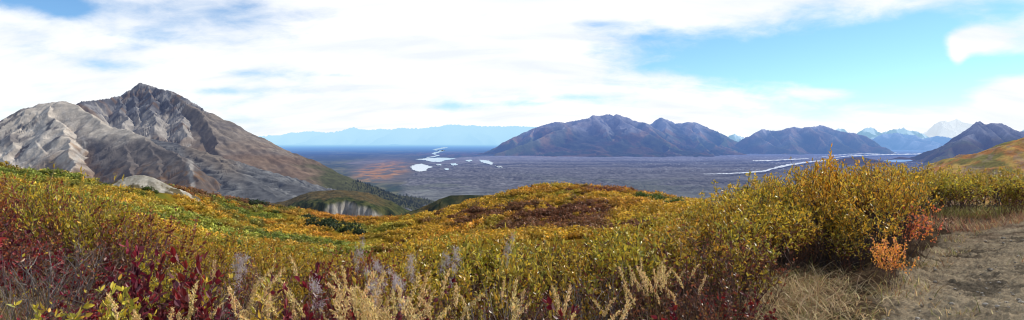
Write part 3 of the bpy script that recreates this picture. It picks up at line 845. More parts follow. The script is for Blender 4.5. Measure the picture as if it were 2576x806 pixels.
def make_shrub(name, seed, H=1.0, R=.5, nst=12, twigs=5, nl=900, leaf=(.055, .022), lo=.35, pal=((.2, .2, .03),), stemcol=(.06, .035, .025), up=.8, mat=None, berries=0, rad=.006, bare=0.0, low_pal=None):
    r = np.random.default_rng(seed)
    paths = []; rads = []; tip_p = []; tip_d = []; tw = []
    for i in range(nst):
        a = r.uniform(0, 2 * math.pi); rr = R * math.sqrt(r.uniform(.02, 1)) * r.uniform(.8, 1.1)
        b0 = np.array((math.cos(a) * rr * .35, math.sin(a) * rr * .35, -.05))
        hh = H * r.uniform(.72, 1.0) * (1 - .22 * (rr / R) ** 2)
        tip = np.array((math.cos(a) * rr + r.normal() * .06, math.sin(a) * rr + r.normal() * .06, hh))
        u = np.linspace(0, 1, 6)[:, None]
        bend = np.array((r.normal() * .07, r.normal() * .07, 0))
        p = b0 + (tip - b0) * np.concatenate([u ** 1.25, u ** 1.25, u], 1) + bend * np.sin(u * math.pi)
        paths.append(p); rads.append(np.linspace(rad, rad * .35, 6)); tw.append((p, 1.0))
        for k in range(twigs):
            f = r.uniform(max(.15, lo * .7), .95); q = p[0] * 0
            ii = f * 5; i0 = min(int(ii), 4); q = p[i0] + (p[i0 + 1] - p[i0]) * (ii - i0)
            dr = np.array((r.normal(), r.normal(), up + r.uniform(0, .8))); dr /= np.linalg.norm(dr)
            ln = H * r.uniform(.12, .30)
            pp = np.stack([q, q + dr * ln * .55 + r.normal(size=3) * .012, q + dr * ln + np.array((0, 0, ln * .12))])
            if pp[-1, 2] > H * 1.06: pp[:, 2] *= 1.06 * H / pp[-1, 2]
            paths.append(pp); rads.append(np.array((rad * .5, rad * .35, rad * .2))); tw.append((pp, .6))
    V, F = tubes(paths, rads, 3)
    sc_ = np.array(stemcol) * r.uniform(.6, 1.4, (len(V), 1))
    stem = mk_mesh(name + '_stems', V, [F], sc_, M_bark)
    wts = np.array([np.linalg.norm(np.diff(p, axis=0), axis=1).sum() * w for p, w in tw]); wts /= wts.sum()
    which = r.choice(len(tw), nl, p=wts)
    pos = np.empty((nl, 3)); dr = np.empty((nl, 3)); keep = np.ones(nl, bool)
    for j, wi in enumerate(which):
        p = tw[wi][0]; k = len(p) - 1
        f = r.uniform(.0, 1) ** .8 * k; i0 = min(int(f), k - 1)
        pos[j] = p[i0] + (p[i0 + 1] - p[i0]) * (f - i0)
        t = p[i0 + 1] - p[i0]; dr[j] = t / (np.linalg.norm(t) + 1e-9)
    prob = sstep(lo * .75, lo * 1.25, pos[:, 2] / H); keep = r.uniform(size=nl) < prob
    pos = pos[keep]; dr = dr[keep]; n = len(pos)
    dirs = dr * .75 + r.normal(size=(n, 3)) * .55 + np.array((0, 0, .15))
    cols = pick(pal, n, r)
    if low_pal is not None:
        lm = r.uniform(size=n) > sstep(.45, .85, pos[:, 2] / H)
        cols[lm] = pick(low_pal, int(lm.sum()), r)
    LV, LF, LC = leaves(pos, dirs, leaf[0] * r.uniform(.65, 1.25, n), leaf[1] * r.uniform(.7, 1.25, n), cols, r)
    bm_ = None
    if berries:
        oc = np.array([(1, 0, 0), (-1, 0, 0), (0, 1, 0), (0, -1, 0), (0, 0, 1), (0, 0, -1)], float) * .010
        of = np.array([(0, 2, 4), (2, 1, 4), (1, 3, 4), (3, 0, 4), (2, 0, 5), (1, 2, 5), (3, 1, 5), (0, 3, 5)])
        cpos = pos[r.choice(n, berries)]
        bp = (cpos[:, None, :] + r.normal(size=(berries, 5, 3)) * .018).reshape(-1, 3)
        BV = (bp[:, None, :] + oc[None]).reshape(-1, 3); BF = (np.arange(len(bp))[:, None, None] * 6 + of[None]).reshape(-1, 3)
        bm_ = (BV, BF + len(LV), np.tile((.55, .02, .03), (len(BV), 1)))
    if bm_: fol = mk_mesh(name + '_foliage', np.concatenate([LV, bm_[0]]), [LF, bm_[1]], np.concatenate([LC, bm_[2]]), mat or M_leaf)
    else: fol = mk_mesh(name + '_foliage', LV, [LF], LC, mat or M_leaf)
    return (stem, fol)


YG = [(.42, .33, .035), (.34, .28, .035), (.48, .36, .035), (.26, .24, .04), (.54, .36, .03)]
GOLD = [(.52, .31, .03), (.48, .26, .03), (.44, .33, .05), (.40, .22, .03)]
LIME = [(.34, .31, .04), (.27, .26, .04), (.42, .35, .04), (.19, .20, .04), (.50, .38, .035)]
YG = [(a * 1.06, b * .92, c_) for a, b, c_ in YG]; LIME = [(a * 1.06, b * .93, c_) for a, b, c_ in LIME]
REDB = [(.24, .055, .03), (.30, .09, .03), (.18, .04, .03), (.34, .15, .04), (.14, .05, .03)]
CRAN = [(.16, .012, .020), (.11, .010, .018), (.22, .020, .022), (.07, .012, .020), (.13, .03, .035)]
ORNG = [(.74, .30, .06), (.76, .38, .07), (.66, .24, .08), (.70, .26, .14)]
DULL = [(.16, .06, .03), (.11, .045, .03), (.20, .10, .035), (.20, .06, .03)]
PROTO = {}


def proto(kind, n, **kw):
    PROTO[kind] = [make_shrub(kind, sum(map(ord, kind)) * 17 + i, **kw) for i in range(n)]


proto('yellow_willow', 4, nl=1690, leaf=(0.049, 0.019), lo=.42, pal=YG, nst=15, twigs=7, low_pal=YG[:2] + GOLD[2:3] + DULL[:1], stemcol=(.085, .036, .022))
proto('gold_willow', 3, nl=1690, leaf=(0.044, 0.018), lo=.40, pal=GOLD + YG[:2], nst=15, twigs=7, stemcol=(.075, .034, .022))
proto('lime_willow', 3, nl=1495, leaf=(0.055, 0.024), lo=.42, pal=LIME, nst=12, twigs=6, low_pal=LIME[:2] + DULL[:2], stemcol=(.10, .035, .022))
proto('hedge_willow', 4, nl=2080, leaf=(0.049, 0.018), lo=.50, pal=LIME + YG + GOLD[:2], nst=20, twigs=7, stemcol=(.050, .036, .032), rad=.007)
proto('hedge_gold', 3, nl=2080, leaf=(0.049, 0.018), lo=.48, pal=GOLD + YG[:3], nst=19, twigs=7, stemcol=(.055, .036, .030), rad=.007)
proto('gold_crest', 1, nl=1300, leaf=(0.055, 0.020), lo=.55, pal=GOLD[:2] + [(.62, .36, .03)], nst=9, twigs=7, R=.4, stemcol=(.05, .035, .03))
proto('red_birch', 4, nl=1690, leaf=(0.027, 0.022), lo=.30, pal=REDB, nst=17, twigs=7, stemcol=(.085, .035, .028), rad=.005)
proto('orange_birch', 2, nl=975, leaf=(0.032, 0.027), lo=.34, pal=ORNG, nst=11, twigs=7, R=.42, stemcol=(.075, .035, .028), rad=.005)
proto('cranberry', 4, nl=598, leaf=(0.055, 0.035), lo=.30, pal=CRAN, nst=11, twigs=4, stemcol=(.075, .045, .04), mat=M_leafred, berries=8, rad=.005)
proto('brown_twig', 4, nl=494, leaf=(0.038, 0.022), lo=.25, pal=DULL, nst=26, twigs=5, stemcol=(.105, .055, .038), rad=.0045)
proto('grey_twig', 3, nl=169, leaf=(0.038, 0.017), lo=.3, pal=DULL + YG[:1], nst=30, twigs=4, stemcol=(.17, .14, .125), rad=.004)
proto('sprig_willow', 2, nl=429, leaf=(0.050, 0.017), lo=.45, pal=YG + LIME[:2], nst=7, twigs=7, R=.42, stemcol=(.09, .065, .035), rad=.0045)
proto('red_leaf_sprout', 2, nl=195, leaf=(0.066, 0.037), lo=.42, pal=CRAN, nst=3, twigs=4, R=.16, stemcol=(.09, .03, .025), mat=M_leafred)
proto('lime_sprout', 2, nl=195, leaf=(0.066, 0.027), lo=.35, pal=LIME[:3] + [(.55, .42, .06), (.62, .40, .05)], nst=4, twigs=4, R=.2, stemcol=(.12, .06, .03))

NAMES = {'yellow_willow': 'willow_shrub', 'gold_willow': 'willow_shrub', 'lime_willow': 'willow_shrub', 'hedge_willow': 'willow_shrub', 'hedge_gold': 'willow_shrub', 'gold_crest': 'willow_shrub',
         'red_birch': 'birch_shrub', 'orange_birch': 'birch_shrub', 'cranberry': 'cranberry_shrub', 'brown_twig': 'twig_shrub', 'grey_twig': 'twig_shrub', 'sprig_willow': 'willow_shrub', 'red_leaf_sprout': 'cranberry_shrub', 'lime_sprout': 'leafy_sprout'}
LOOK = {'yellow_willow': 'glossy yellow green willow shrub', 'gold_willow': 'golden willow shrub', 'lime_willow': 'larger leaved lime green willow shrub', 'hedge_willow': 'olive willow shrub with dark stems',
        'hedge_gold': 'tall golden willow shrub', 'gold_crest': 'bright golden willow', 'red_birch': 'reddish dwarf birch shrub', 'orange_birch': 'orange dwarf birch', 'cranberry': 'dark red leafed shrub with berries',
        'brown_twig': 'reddish brown twiggy shrub', 'grey_twig': 'nearly bare grey twiggy shrub', 'sprig_willow': 'thin sparse willow sprigs', 'red_leaf_sprout': 'broad crimson leafed sprout', 'lime_sprout': 'yellow green broad leafed sprout'}


def zone(px, Y):
    if px > 2290: return 'behind the dirt track'
    if px > 1830: return 'in the thicket left of the dirt track'
    if px > 1250: return 'in front of the central knoll' if Y > 5.8 else 'at the bottom below the central knoll'
    if px > 560: return 'in the middle band below the gully' if Y > 5.8 else 'among the straw plumes at the bottom'
    return 'on the left bank below the grey mountain' if Y > 5.8 else 'in the lower left corner'


count = {}


def plant(kind, x, Y, Hh, label=None, group=None, width=None, rz=None):
    st_, fo = random.choice(PROTO[kind])
    px = x / Y * FPX + CX
    zz = float(gz(x, Y)) - .01
    o = empty(NAMES[kind], (x, Y, zz), rz if rz is not None else random.uniform(0, 6.28))
    wv = width or Hh * random.uniform(.95, 1.2)
    o.scale = (wv, wv, Hh)
    zn = zone(px, Y)
    tag(o, label or f'{LOOK[kind]} {zn}', 'shrub', group or (None if label else f'{LOOK[kind]}s {zn}'))
    link('stems', st_, o); link('foliage', fo, o)
    return o


def choose(px, Y):
    r = random.random()
    if Y < 5.7:
        if px < 230: return 'grey_twig' if r < .45 else 'cranberry' if r < .65 else 'brown_twig' if r < .85 else 'gold_willow'
        if px < 620: return 'cranberry' if r < .54 else 'brown_twig' if r < .78 else 'lime_willow' if r < .9 else 'grey_twig'
        if px < 1050: return 'cranberry' if r < .30 else 'brown_twig' if r < .70 else 'yellow_willow'
        return 'brown_twig' if r < .64 else 'grey_twig' if r < .80 else 'cranberry' if r < (.90 if px < 1500 else .81) else 'lime_willow'
    if Y < 7.6:
        if px < 340: return 'cranberry' if r < .34 else 'red_birch' if r < .52 else 'gold_willow' if r < .72 else 'yellow_willow' if r < .86 else 'brown_twig'
        if px < 1150: return 'yellow_willow' if r < .46 else 'cranberry' if r < .54 else 'gold_willow' if r < .68 else 'brown_twig' if r < .82 else 'red_birch' if r < .90 else 'lime_willow'
        return 'lime_willow' if r < .48 else 'yellow_willow' if r < .70 else 'red_birch' if r < .84 else 'brown_twig'
    if px < 230: return 'red_birch' if r < .55 else 'gold_willow' if r < .85 else 'yellow_willow'
    if px < 480: return 'gold_willow' if r < .45 else 'yellow_willow' if r < .85 else 'red_birch'
    if px < 1100: return 'yellow_willow' if r < .62 else 'gold_willow' if r < .86 else 'red_birch'
    if px < 1560: return 'lime_willow' if r < .66 else 'yellow_willow'
    return 'gold_willow' if r < .4 else 'red_birch' if r < .58 else 'yellow_willow'


def on_track(x, Y):
    return Y < 13.8 and float(in_path(None, None, np.array(x), np.array(Y))) > -.25


for Yr, gap in ((4.7, .56), (5.4, .58), (6.2, .58), (7.1, .6), (8.0, .62), (9.0, .66), (10.0, .72), (11.2, .85)):
    xv = X_(-170, Yr)
    while xv < X_(1850, Yr):
        x = xv + random.uniform(-.14, .14); Y = Yr + random.uniform(-.3, .3)
        px = x / Y * FPX + CX
        xv += gap * random.uniform(.85, 1.15)
        if Yr < 5 and 1500 < px: pass
        kind = choose(px, Y)
        g = float(gz(x, Y)); ztop = Z_(np.interp(px, *YB) + random.choice((-26, -12, -6, 0, 6, 14, 22)) + random.uniform(-4, 4), Y)
        Hh = ztop - g if Y > 7.6 else random.uniform(.72, 1.15)
        if Y <= 7.6: Hh = min(Hh, ztop - g + .02)
        if Y < 5.8: Hh *= .86
        if Hh < .35: continue
        plant(kind, x, Y, min(Hh, 1.5))
# tall thicket left of the track
for Yr in (8.2, 9.0, 9.9, 10.8, 12.0):
    xv = X_(1810, Yr)
    while xv < X_(2290, Yr):
        x = xv + random.uniform(-.15, .15); Y = Yr + random.uniform(-.25, .25); px = x / Y * FPX + CX
        xv += .66 * random.uniform(.85, 1.15)
        if on_track(x, Y): continue
        Hh = Z_(np.interp(px, *YB) + random.uniform(-10, 16), Y) - float(gz(x, Y))
        plant('hedge_gold' if random.random() < .28 else 'hedge_willow', x, Y, max(.5, min(Hh, 1.6)), width=random.uniform(.95, 1.2))
# lower shrubs at its foot
for (px, Y, Hh, kind) in ((1890, 6.6, .95, 'lime_willow'), (1850, 5.9, .95, 'brown_twig'), (1800, 6.4, 1.0, 'yellow_willow'), (1930, 7.4, 1.0, 'yellow_willow'), (2020, 7.6, .62, 'brown_twig'), (2100, 7.7, .75, 'hedge_willow'), (2170, 7.7, .9, 'hedge_willow'),
                          (1780, 5.2, .75, 'brown_twig'), (1830, 5.0, .6, 'cranberry'), (2210, 8.6, .95, 'red_birch'), (1850, 7.3, 1.0, 'hedge_gold'), (1870, 7.0, .7, 'red_birch'), (2080, 8.2, .6, 'brown_twig'), (1930, 7.7, .85, 'hedge_willow'), (1980, 7.6, .8, 'yellow_willow'), (2040, 7.9, .85, 'hedge_willow'), (2120, 8.0, .8, 'hedge_gold'), (2150, 7.4, .55, 'lime_willow'), (1900, 7.9, .95, 'hedge_gold')):
    plant(kind, X_(px, Y), Y, Hh)
# hedge behind the track
for Yr in (13.6, 14.6, 15.8, 17.0):
    xv = X_(2240, Yr)
    while xv < X_(2660, Yr):
        x = xv + random.uniform(-.2, .2); Y = Yr + random.uniform(-.3, .3); px = x / Y * FPX + CX
        xv += .72 * random.uniform(.85, 1.15)
        if on_track(x, Y): continue
        Hh = Z_(np.interp(px, *YB) + random.uniform(-9, 12), Y) - float(gz(x, Y))
        plant('hedge_gold' if random.random() < .82 else 'hedge_willow', x, Y, max(.5, min(Hh, 1.7)), width=1.15)
for px, Y in ((2520, 12.4), (2570, 12.2), (2610, 12.0), (2450, 12.9), (2400, 13.2), (2350, 13.3), (2545, 13.0)):
    plant('lime_willow', X_(px, Y), Y, random.uniform(.75, .95))
# singled-out plants
plant('gold_crest', X_(2085, 8.6), 8.6, 1.46, 'bright golden willow shoot standing highest above the thicket', width=.8)
plant('gold_crest', X_(2115, 8.9), 8.9, 1.30, 'golden willow just right of the highest golden shoot', width=1.0)
plant('orange_birch', X_(2255, 6.75), 6.75, .62, 'small orange dwarf birch lowest beside the dirt track', width=.55)
plant('orange_birch', X_(2222, 7.0), 7.0, .60, 'orange dwarf birch leaning left of the lowest orange one', width=.45)
plant('orange_birch', X_(2300, 8.3), 8.3, .92, 'taller salmon orange dwarf birch behind the two small orange ones', width=.8)
for px, Y, top in ((75, 8.2, 398), (120, 8.0, 420), (160, 7.8, 432), (205, 8.0, 428), (245, 8.2, 450)):
    plant('sprig_willow', X_(px, Y), Y, Z_(top, Y) - float(gz(X_(px, Y), Y)), width=1.0, label=None)
for px, Y, top in ((1265, 6.0, 565), (1345, 6.0, 572), (1300, 6.4, 580), (1160, 6.6, 580), (1600, 7.0, 545)):
    plant('lime_sprout', X_(px, Y), Y, Z_(top, Y) - float(gz(X_(px, Y), Y)), width=.9)
for px, Y, top in ((470, 4.3, 660), (360, 4.2, 690), (300, 4.1, 665), (230, 4.0, 720), (100, 3.9, 745), (690, 4.6, 655), (850, 4.8, 670)):
    plant('lime_sprout', X_(px, Y), Y, Z_(top, Y) - float(gz(X_(px, Y), Y)), width=.9)
for px, Y, top in ((455, 4.5, 605), (430, 4.4, 620), (530, 4.3, 665), (390, 4.2, 680), (780, 4.4, 650), (820, 4.3, 720), (480, 3.9, 710), (560, 4.0, 730), (1400, 4.2, 735), (1700, 4.3, 760), (330, 4.8, 585)):
    plant('red_leaf_sprout', X_(px, Y), Y, Z_(top, Y) - float(gz(X_(px, Y), Y)), width=.9)


# ------------------------------------------------------------------ grasses
def grass_parts(seed, plume=True):
    r = np.random.default_rng(seed)
    u = np.linspace(0, 1, 9)[:, None]; lean = np.array((r.normal() * .08, r.normal() * .08, 0)); nod = np.array((r.normal(), r.normal(), 0)); nod /= np.linalg.norm(nod)
    p = np.array((0, 0, 1.0)) * u + lean * u + nod * r.uniform(.08, .26) * u ** 4 - np.array((0, 0, .04)) * u ** 6
    V, F = tubes([p], [np.linspace(.0030, .0012, 9)], 3)
    stem = mk_mesh('grass_stem', V, [F], np.tile((.30, .20, .09), (len(V), 1)) * r.uniform(.7, 1.2, (len(V), 1)), M_straw)
    n = 120
    f = .79 + .21 * r.uniform(0, 1, n); k = np.clip(f * 8, 0, 7.99); i0 = k.astype(int)
    pos = p[i0] + (p[i0 + 1] - p[i0]) * (k - i0)[:, None]
    w = .015 * np.sin(np.clip((f - .77) / .25, 0, 1) * math.pi) ** .7
    pos = pos + r.normal(size=(n, 3)) * w[:, None] * np.array((.55, .55, .5))
    dirs = np.array((0, 0, 1.0)) + r.normal(size=(n, 3)) * .5 + nod * .3
    LV, LF, LC = leaves(pos, dirs, r.uniform(.014, .026, n), r.uniform(.005, .009, n), pick([(.62, .45, .20), (.55, .38, .15), (.70, .54, .28)], n, r), r)
    head = mk_mesh('grass_head', LV, [LF], LC, M_straw)
    bl = []; cols = []
    for i in range(4):
        a = r.uniform(0, 6.28); L = r.uniform(.35, .7); d = np.array((math.cos(a), math.sin(a), 0)); b0 = np.array((0, 0, r.uniform(0, .35)))
        uu = np.linspace(0, 1, 6)[:, None]
        q = b0 + d * L * .55 * uu + np.array((0, 0, 1)) * L * (uu * 1.1 - .75 * uu ** 2.2)
        s = np.cross(d, (0, 0, 1)); wd = .006 * (1 - uu ** 2)
        bl.append(np.stack([q - s * wd, q + s * wd], 1).reshape(-1, 3))
    BV = np.concatenate(bl); BF = np.concatenate([np.array([[2 * j, 2 * j + 1, 2 * j + 3, 2 * j + 2] for j in range(5)]) + 12 * i for i in range(4)])
    bc = np.repeat(pick([(.30, .15, .05), (.42, .30, .12), (.22, .22, .06)], 4, r), 12, 0)
    blade = mk_mesh('grass_blades', BV, [BF], bc, M_straw)
    return stem, head, blade


GP = [grass_parts(900 + i) for i in range(9)]


def grass(px, Y, top, label, group, sxy=1.0):
    x = X_(px, Y); g = float(gz(x, Y)); Hh = max(.35, Z_(top, Y) - g)
    o = empty('grass_stalk', (x, Y, g - .01), random.uniform(0, 6.28)); o.scale = (sxy, sxy, Hh)
    s, h_, b = random.choice(GP)
    link('stem', s, o); link('seed_head', h_, o); link('blades', b, o)
    return tag(o, label, 'grass stalk', group)


gl_ = 'straw coloured grass plume in the bottom middle of the foreground'
for i in range(46):
    px = random.gauss(985, 75); Y = random.uniform(3.5, 4.6)
    grass(px, Y, random.uniform(672, 785), 'straw grass plume in the dense clump at bottom centre', 'straw plumes clumped at bottom centre', 1.1)
for i in range(26):
    px = random.uniform(540, 930); Y = random.uniform(3.6, 5.0)
    grass(px, Y, random.uniform(640, 790), 'straw grass plume between red leaves left of the bottom centre clump', 'straw plumes left of the clump')
for i in range(10):
    px = random.uniform(340, 540); Y = random.uniform(3.6, 4.4)
    grass(px, Y, random.uniform(700, 790), 'bowed straw plume before the dark red shrubs at lower left', 'bowed plumes at lower left')
for i in range(20):
    px = random.uniform(1070, 1560); Y = random.uniform(3.7, 5.2)
    grass(px, Y, random.uniform(690, 795), 'thin straw plume among brown twigs right of the bottom clump', 'thin plumes among brown twigs', .85)
for i in range(24):
    px = random.uniform(1590, 1740); Y = random.uniform(4.6, 5.6)
    grass(px, Y, random.uniform(632, 715), 'slender pale grass stalk in the greenish tuft left of the dry mat', 'slender stalks in the greenish tuft', .75)
for i in range(8):
    px = random.uniform(2450, 2500); Y = random.uniform(12.2, 12.8)
    grass(px, Y, random.uniform(485, 520), 'pale grass stalk standing before the hedge behind the track', 'pale stalks before the hedge', 1.0)


def blades_mesh(name, xs, Ys, hs, spread, flop, pal, seed, width=.004, smooth=False):
    r = np.random.default_rng(seed); n = len(xs)
    a = r.uniform(0, 2 * math.pi, n); d = np.stack([np.cos(a), np.sin(a), np.zeros(n)], 1)
    b0 = np.stack([xs, Ys, gz(xs, Ys) - .01], 1)
    u = np.linspace(0, 1, 5)[None, :, None]
    L = hs[:, None, None]
    fl_ = (flop * r.uniform(.4, 1.2, n))[:, None, None]
    q = b0[:, None, :] + d[:, None, :] * L * (spread * u + fl_ * u ** 1.6) + np.array((0, 0, 1.0)) * L * np.maximum(u * (1 - .35 * fl_) - fl_ * .62 * u ** 2.4, .02 * u)
    s = np.cross(d, (0, 0, 1.0))[:, None, :]; w = width * (1 - u ** 2 * .9) * r.uniform(.6, 1.3, n)[:, None, None]
    V = np.stack([q - s * w, q + s * w], 2).reshape(-1, 3)
    base = (np.arange(n) * 10)[:, None, None] + np.array([[2 * j, 2 * j + 1, 2 * j + 3, 2 * j + 2] for j in range(4)])[None]
    c = np.repeat(pick(pal, n, r), 10, 0)
    return mk_mesh(name, V, [base.reshape(-1, 4)], c, M_straw)


STRAW = [(.50, .38, .19), (.38, .25, .12), (.62, .50, .28), (.26, .15, .07), (.24, .21, .07)]
# flattened dry grass mat at the foot of the thicket
r = np.random.default_rng(61)
n = 3800
Yb = r.uniform(4.9, 7.7, n); pxb = 1965 + r.normal(size=n) * 75 + (6.2 - Yb) * 45 + r.uniform(-60, 150, n)
xb = X_(pxb, Yb); ok = np.array(in_path(None, None, xb, Yb)) < .25
tag(link('dry_grass', blades_mesh('dry_grass', xb[ok], Yb[ok], r.uniform(.12, .36, ok.sum()), .3, .95, STRAW, 62)), 'flattened mat of straw dry grass left of the dirt track', 'dry grass', kind='stuff')
# green-brown understorey in front
n = 9000
Yb = r.uniform(3.2, 7.2, n); pxb = r.uniform(-60, 1850, n); xb = X_(pxb, Yb)
tag(link('undergrowth', blades_mesh('undergrowth', xb, Yb, r.uniform(.2, .62, n), .25, .45, [(.20, .10, .04), (.30, .21, .09), (.14, .13, .04), (.24, .08, .04), (.38, .27, .12)], 63)), 'thin brown and green grass blades between the front shrubs', 'undergrowth', kind='stuff')
# litter and sparse tufts on the track
tx = []; ty = []
for i in range(30):
    Y0 = r.uniform(5.3, 12.5); x0 = float(np.interp(Y0, [2, 4.5, 5.4, 6.2, 7.2, 8.6, 10, 11.5, 13], [.6, 2.2, 2.95, 3.6, 4.35, 5.6, 6.9, 8.3, 10.0])) + r.exponential(.7)
    k = r.integers(12, 60); tx.append(x0 + r.normal(size=k) * .12); ty.append(Y0 + r.normal(size=k) * .10)
tx = np.concatenate(tx); ty = np.concatenate(ty)
tag(link('sparse_grass', blades_mesh('sparse_grass', tx, ty, r.uniform(.06, .2, len(tx)), .5, .5, STRAW + [(.16, .17, .05), (.28, .12, .06)], 64, .003)), 'sparse dry tufts and litter growing on the dirt track', 'grass', kind='stuff')
n = 2600
Yb = r.uniform(10.8, 13.8, n); pxb = r.uniform(2290, 2640, n); xb = X_(pxb, Yb)
tag(link('red_litter', blades_mesh('red_litter', xb, Yb, r.uniform(.08, .26, n), .3, .5, [(.26, .10, .06), (.34, .2, .1), (.2, .07, .05), (.4, .28, .14)], 65)), 'reddish dry stems at the far edge of the dirt track', 'dry stems', kind='stuff')
n = 1400
Yb = r.uniform(12.6, 13.6, n); pxb = r.uniform(2360, 2640, n); xb = X_(pxb, Yb)
tag(link('green_grass', blades_mesh('green_grass', xb, Yb, r.uniform(.12, .4, n), .25, .5, [(.20, .20, .05), (.36, .32, .10), (.15, .15, .04)], 66)), 'green and yellow grass under the hedge behind the track', 'grass', kind='stuff')

# fireweed gone to seed
def fireweed_parts(seed):
    r = np.random.default_rng(seed)
    u = np.linspace(0, 1, 7)[:, None]; p = np.array((r.normal() * .05, r.normal() * .05, 1.0)) * u
    V, F = tubes([p], [np.linspace(.004, .0015, 7)], 4)
    stem = mk_mesh('fireweed_stem', V, [F], np.tile((.18, .05, .04), (len(V), 1)), M_bark)
    paths = []; rads = []
    cl = [(p[0] + (p[-1] - p[0]) * r.uniform(.80, 1.0) + r.normal(size=3) * .045) for _ in range(6)]
    for i in range(170):
        c = cl[i % 6] + r.normal(size=3) * .016
        d = r.normal(size=3); d /= np.linalg.norm(d); L = r.uniform(.015, .05); uu = np.linspace(0, 1, 5)[:, None]
        curl = np.cross(d, r.normal(size=3)) * L * .7
        paths.append(c + d * L * uu + curl * uu ** 2 + r.normal(size=(5, 3)) * .003); rads.append(np.full(5, .0011))
    V, F = tubes(paths, rads, 3)
    fl_ = mk_mesh('fireweed_fluff', V, [F], pick([(.58, .54, .53), (.66, .63, .62), (.42, .33, .35)], len(V), r, .1), M_fluff)
    n = 14; f = r.uniform(.15, .6, n); pos = p[-1] * f[:, None]; dirs = r.normal(size=(n, 3)) * (1, 1, .3)
    LV, LF, LC = leaves(pos, dirs, r.uniform(.07, .11, n), r.uniform(.012, .018, n), pick([(.30, .06, .04), (.25, .12, .04)], n, r), r)
    return stem, fl_, mk_mesh('fireweed_leaves', LV, [LF], LC, M_leafred)


FW = [fireweed_parts(950 + i) for i in range(4)]
for i, (px, Y, top) in enumerate(((590, 5.0, 634), (602, 5.0, 646), (908, 5.6, 612), (955, 4.6, 662), (1012, 4.6, 664), (1042, 5.0, 648), (930, 4.0, 690), (790, 4.0, 712), (1126, 5.6, 620), (1140, 5.4, 628), (1283, 5.9, 600), (1018, 4.2, 705))):
    x = X_(px, Y); g = float(gz(x, Y)); o = empty('fireweed', (x, Y, g), random.uniform(0, 6)); Hh = Z_(top, Y) - g
    o.scale = (.55, .55, Hh)
    s, f, l = FW[i % 4]
    link('stem', s, o); link('seed_fluff', f, o); link('leaves', l, o)
    tag(o, 'fireweed stalk with pale lilac seed fluff ' + ('before the left slope' if px < 850 else 'above the straw grass clump' if px < 1090 else 'below the central knoll'), 'wildflower', 'fireweed ' + ('left' if px < 850 else 'middle' if px < 1090 else 'right'))

# stones on the track
M_stone = col_mat('stone', .85, .35, 60)


def stone_mesh(seed):
    r = np.random.default_rng(seed)
    import bmesh
    bm = bmesh.new(); bmesh.ops.create_icosphere(bm, subdivisions=2, radius=1)
    for v in bm.verts:
        k = 1 + .22 * float(noise(v.co.x * 1.3 + seed, v.co.y * 1.3 + v.co.z, seed)); v.co = Vector((v.co.x * k, v.co.y * k * .8, v.co.z * k * .6))
    me = bpy.data.meshes.new('stone'); bm.to_mesh(me); bm.free()
    at = me.color_attributes.new('Col', 'FLOAT_COLOR', 'POINT')
    c = np.ones((len(me.vertices), 4), np.float32); c[:, :3] = np.array((.27, .24, .19)) * r.uniform(.6, 1.3); at.data.foreach_set('color', c.ravel())
    me.materials.append(M_stone); return me


SM = [stone_mesh(i) for i in range(6)]
for i in range(120):
    Y = random.uniform(5.3, 9.5) if i % 3 else random.uniform(5.3, 6.3); x = float(np.interp(Y, [2, 4.5, 5.4, 6.2, 7.2, 8.6, 10, 11.5, 13], [.6, 2.2, 2.95, 3.6, 4.35, 5.6, 6.9, 8.3, 10.0])) + random.uniform(.25, 2.2)
    if x > X_(2620, Y): continue
    s = random.choice((.009, .011, .014, .016, .02, .026)) * random.uniform(.8, 1.2)
    o = link('stone', random.choice(SM), None, (x, Y, float(gz(x, Y)) - .02)); o.scale = (s, s, s); o.rotation_euler = (0, 0, random.uniform(0, 6))
    tag(o, 'small tan stone lying on the dirt track', 'stone', 'stones on the dirt track')


# ------------------------------------------------------------------ MIDDLE DISTANCE COVER
def clump_mesh(xs, Ys, rad, hgt, cols, nq, seed, size=.16, zs=None):
    """tufts of small leaf facets, one set per bush position"""
    r = np.random.default_rng(seed); n = len(xs)
    zs = gz(xs, Ys) if zs is None else zs
    d = r.normal(size=(n, nq, 3)); d /= np.linalg.norm(d, axis=2, keepdims=True); d[..., 2] = np.abs(d[..., 2])
    k = r.uniform(.55, 1.05, (n, nq, 1))
    lob = 1 + .25 * np.sin(3 * np.arctan2(d[..., 1], d[..., 0]) + r.uniform(0, 6, (n, 1)))[..., None]
    c = np.stack([xs, Ys, zs], 1)[:, None, :] + d * k * lob * np.stack([rad, rad, hgt], 1)[:, None, :]
    nor = d + r.normal(size=d.shape) * .6; nor /= np.linalg.norm(nor, axis=2, keepdims=True)
    t = np.cross(nor, r.normal(size=d.shape)); t /= np.linalg.norm(t, axis=2, keepdims=True) + 1e-9
    b = np.cross(nor, t)
    s = (size * (rad / 1.2))[:, None, None] * r.uniform(.6, 1.4, (n, nq, 1))
    V = np.stack([c - t * s - b * s * .5, c + t * s * .9 - b * s * .6, c + b * s + t * s * .1], 2).reshape(-1, 3)
    F = np.arange(n * nq * 3).reshape(-1, 3)
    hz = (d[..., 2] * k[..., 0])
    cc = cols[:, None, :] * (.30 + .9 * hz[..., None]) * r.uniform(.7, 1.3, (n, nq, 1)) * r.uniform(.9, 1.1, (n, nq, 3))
    return V, F, np.repeat(cc.reshape(-1, 3), 3, 0)


def mid_points(n, px0, px1, seed, y0=None):
    """points spread evenly over the visible slope"""
    r = np.random.default_rng(seed)
    out = []
    px = r.uniform(px0, px1, n * 3); u = r.uniform(0, 1, n * 3)
    Dk = np.interp(px, *DSK)
    Yl = np.exp(np.log(60) + (np.log(Dk * 1.04) - np.log(60)) * u ** .75)
    ys = np.interp(px, *SKY); yb = np.interp(px, *YB)
    ok = ys < yb + 3
    return px[ok][:n], Yl[ok][:n]


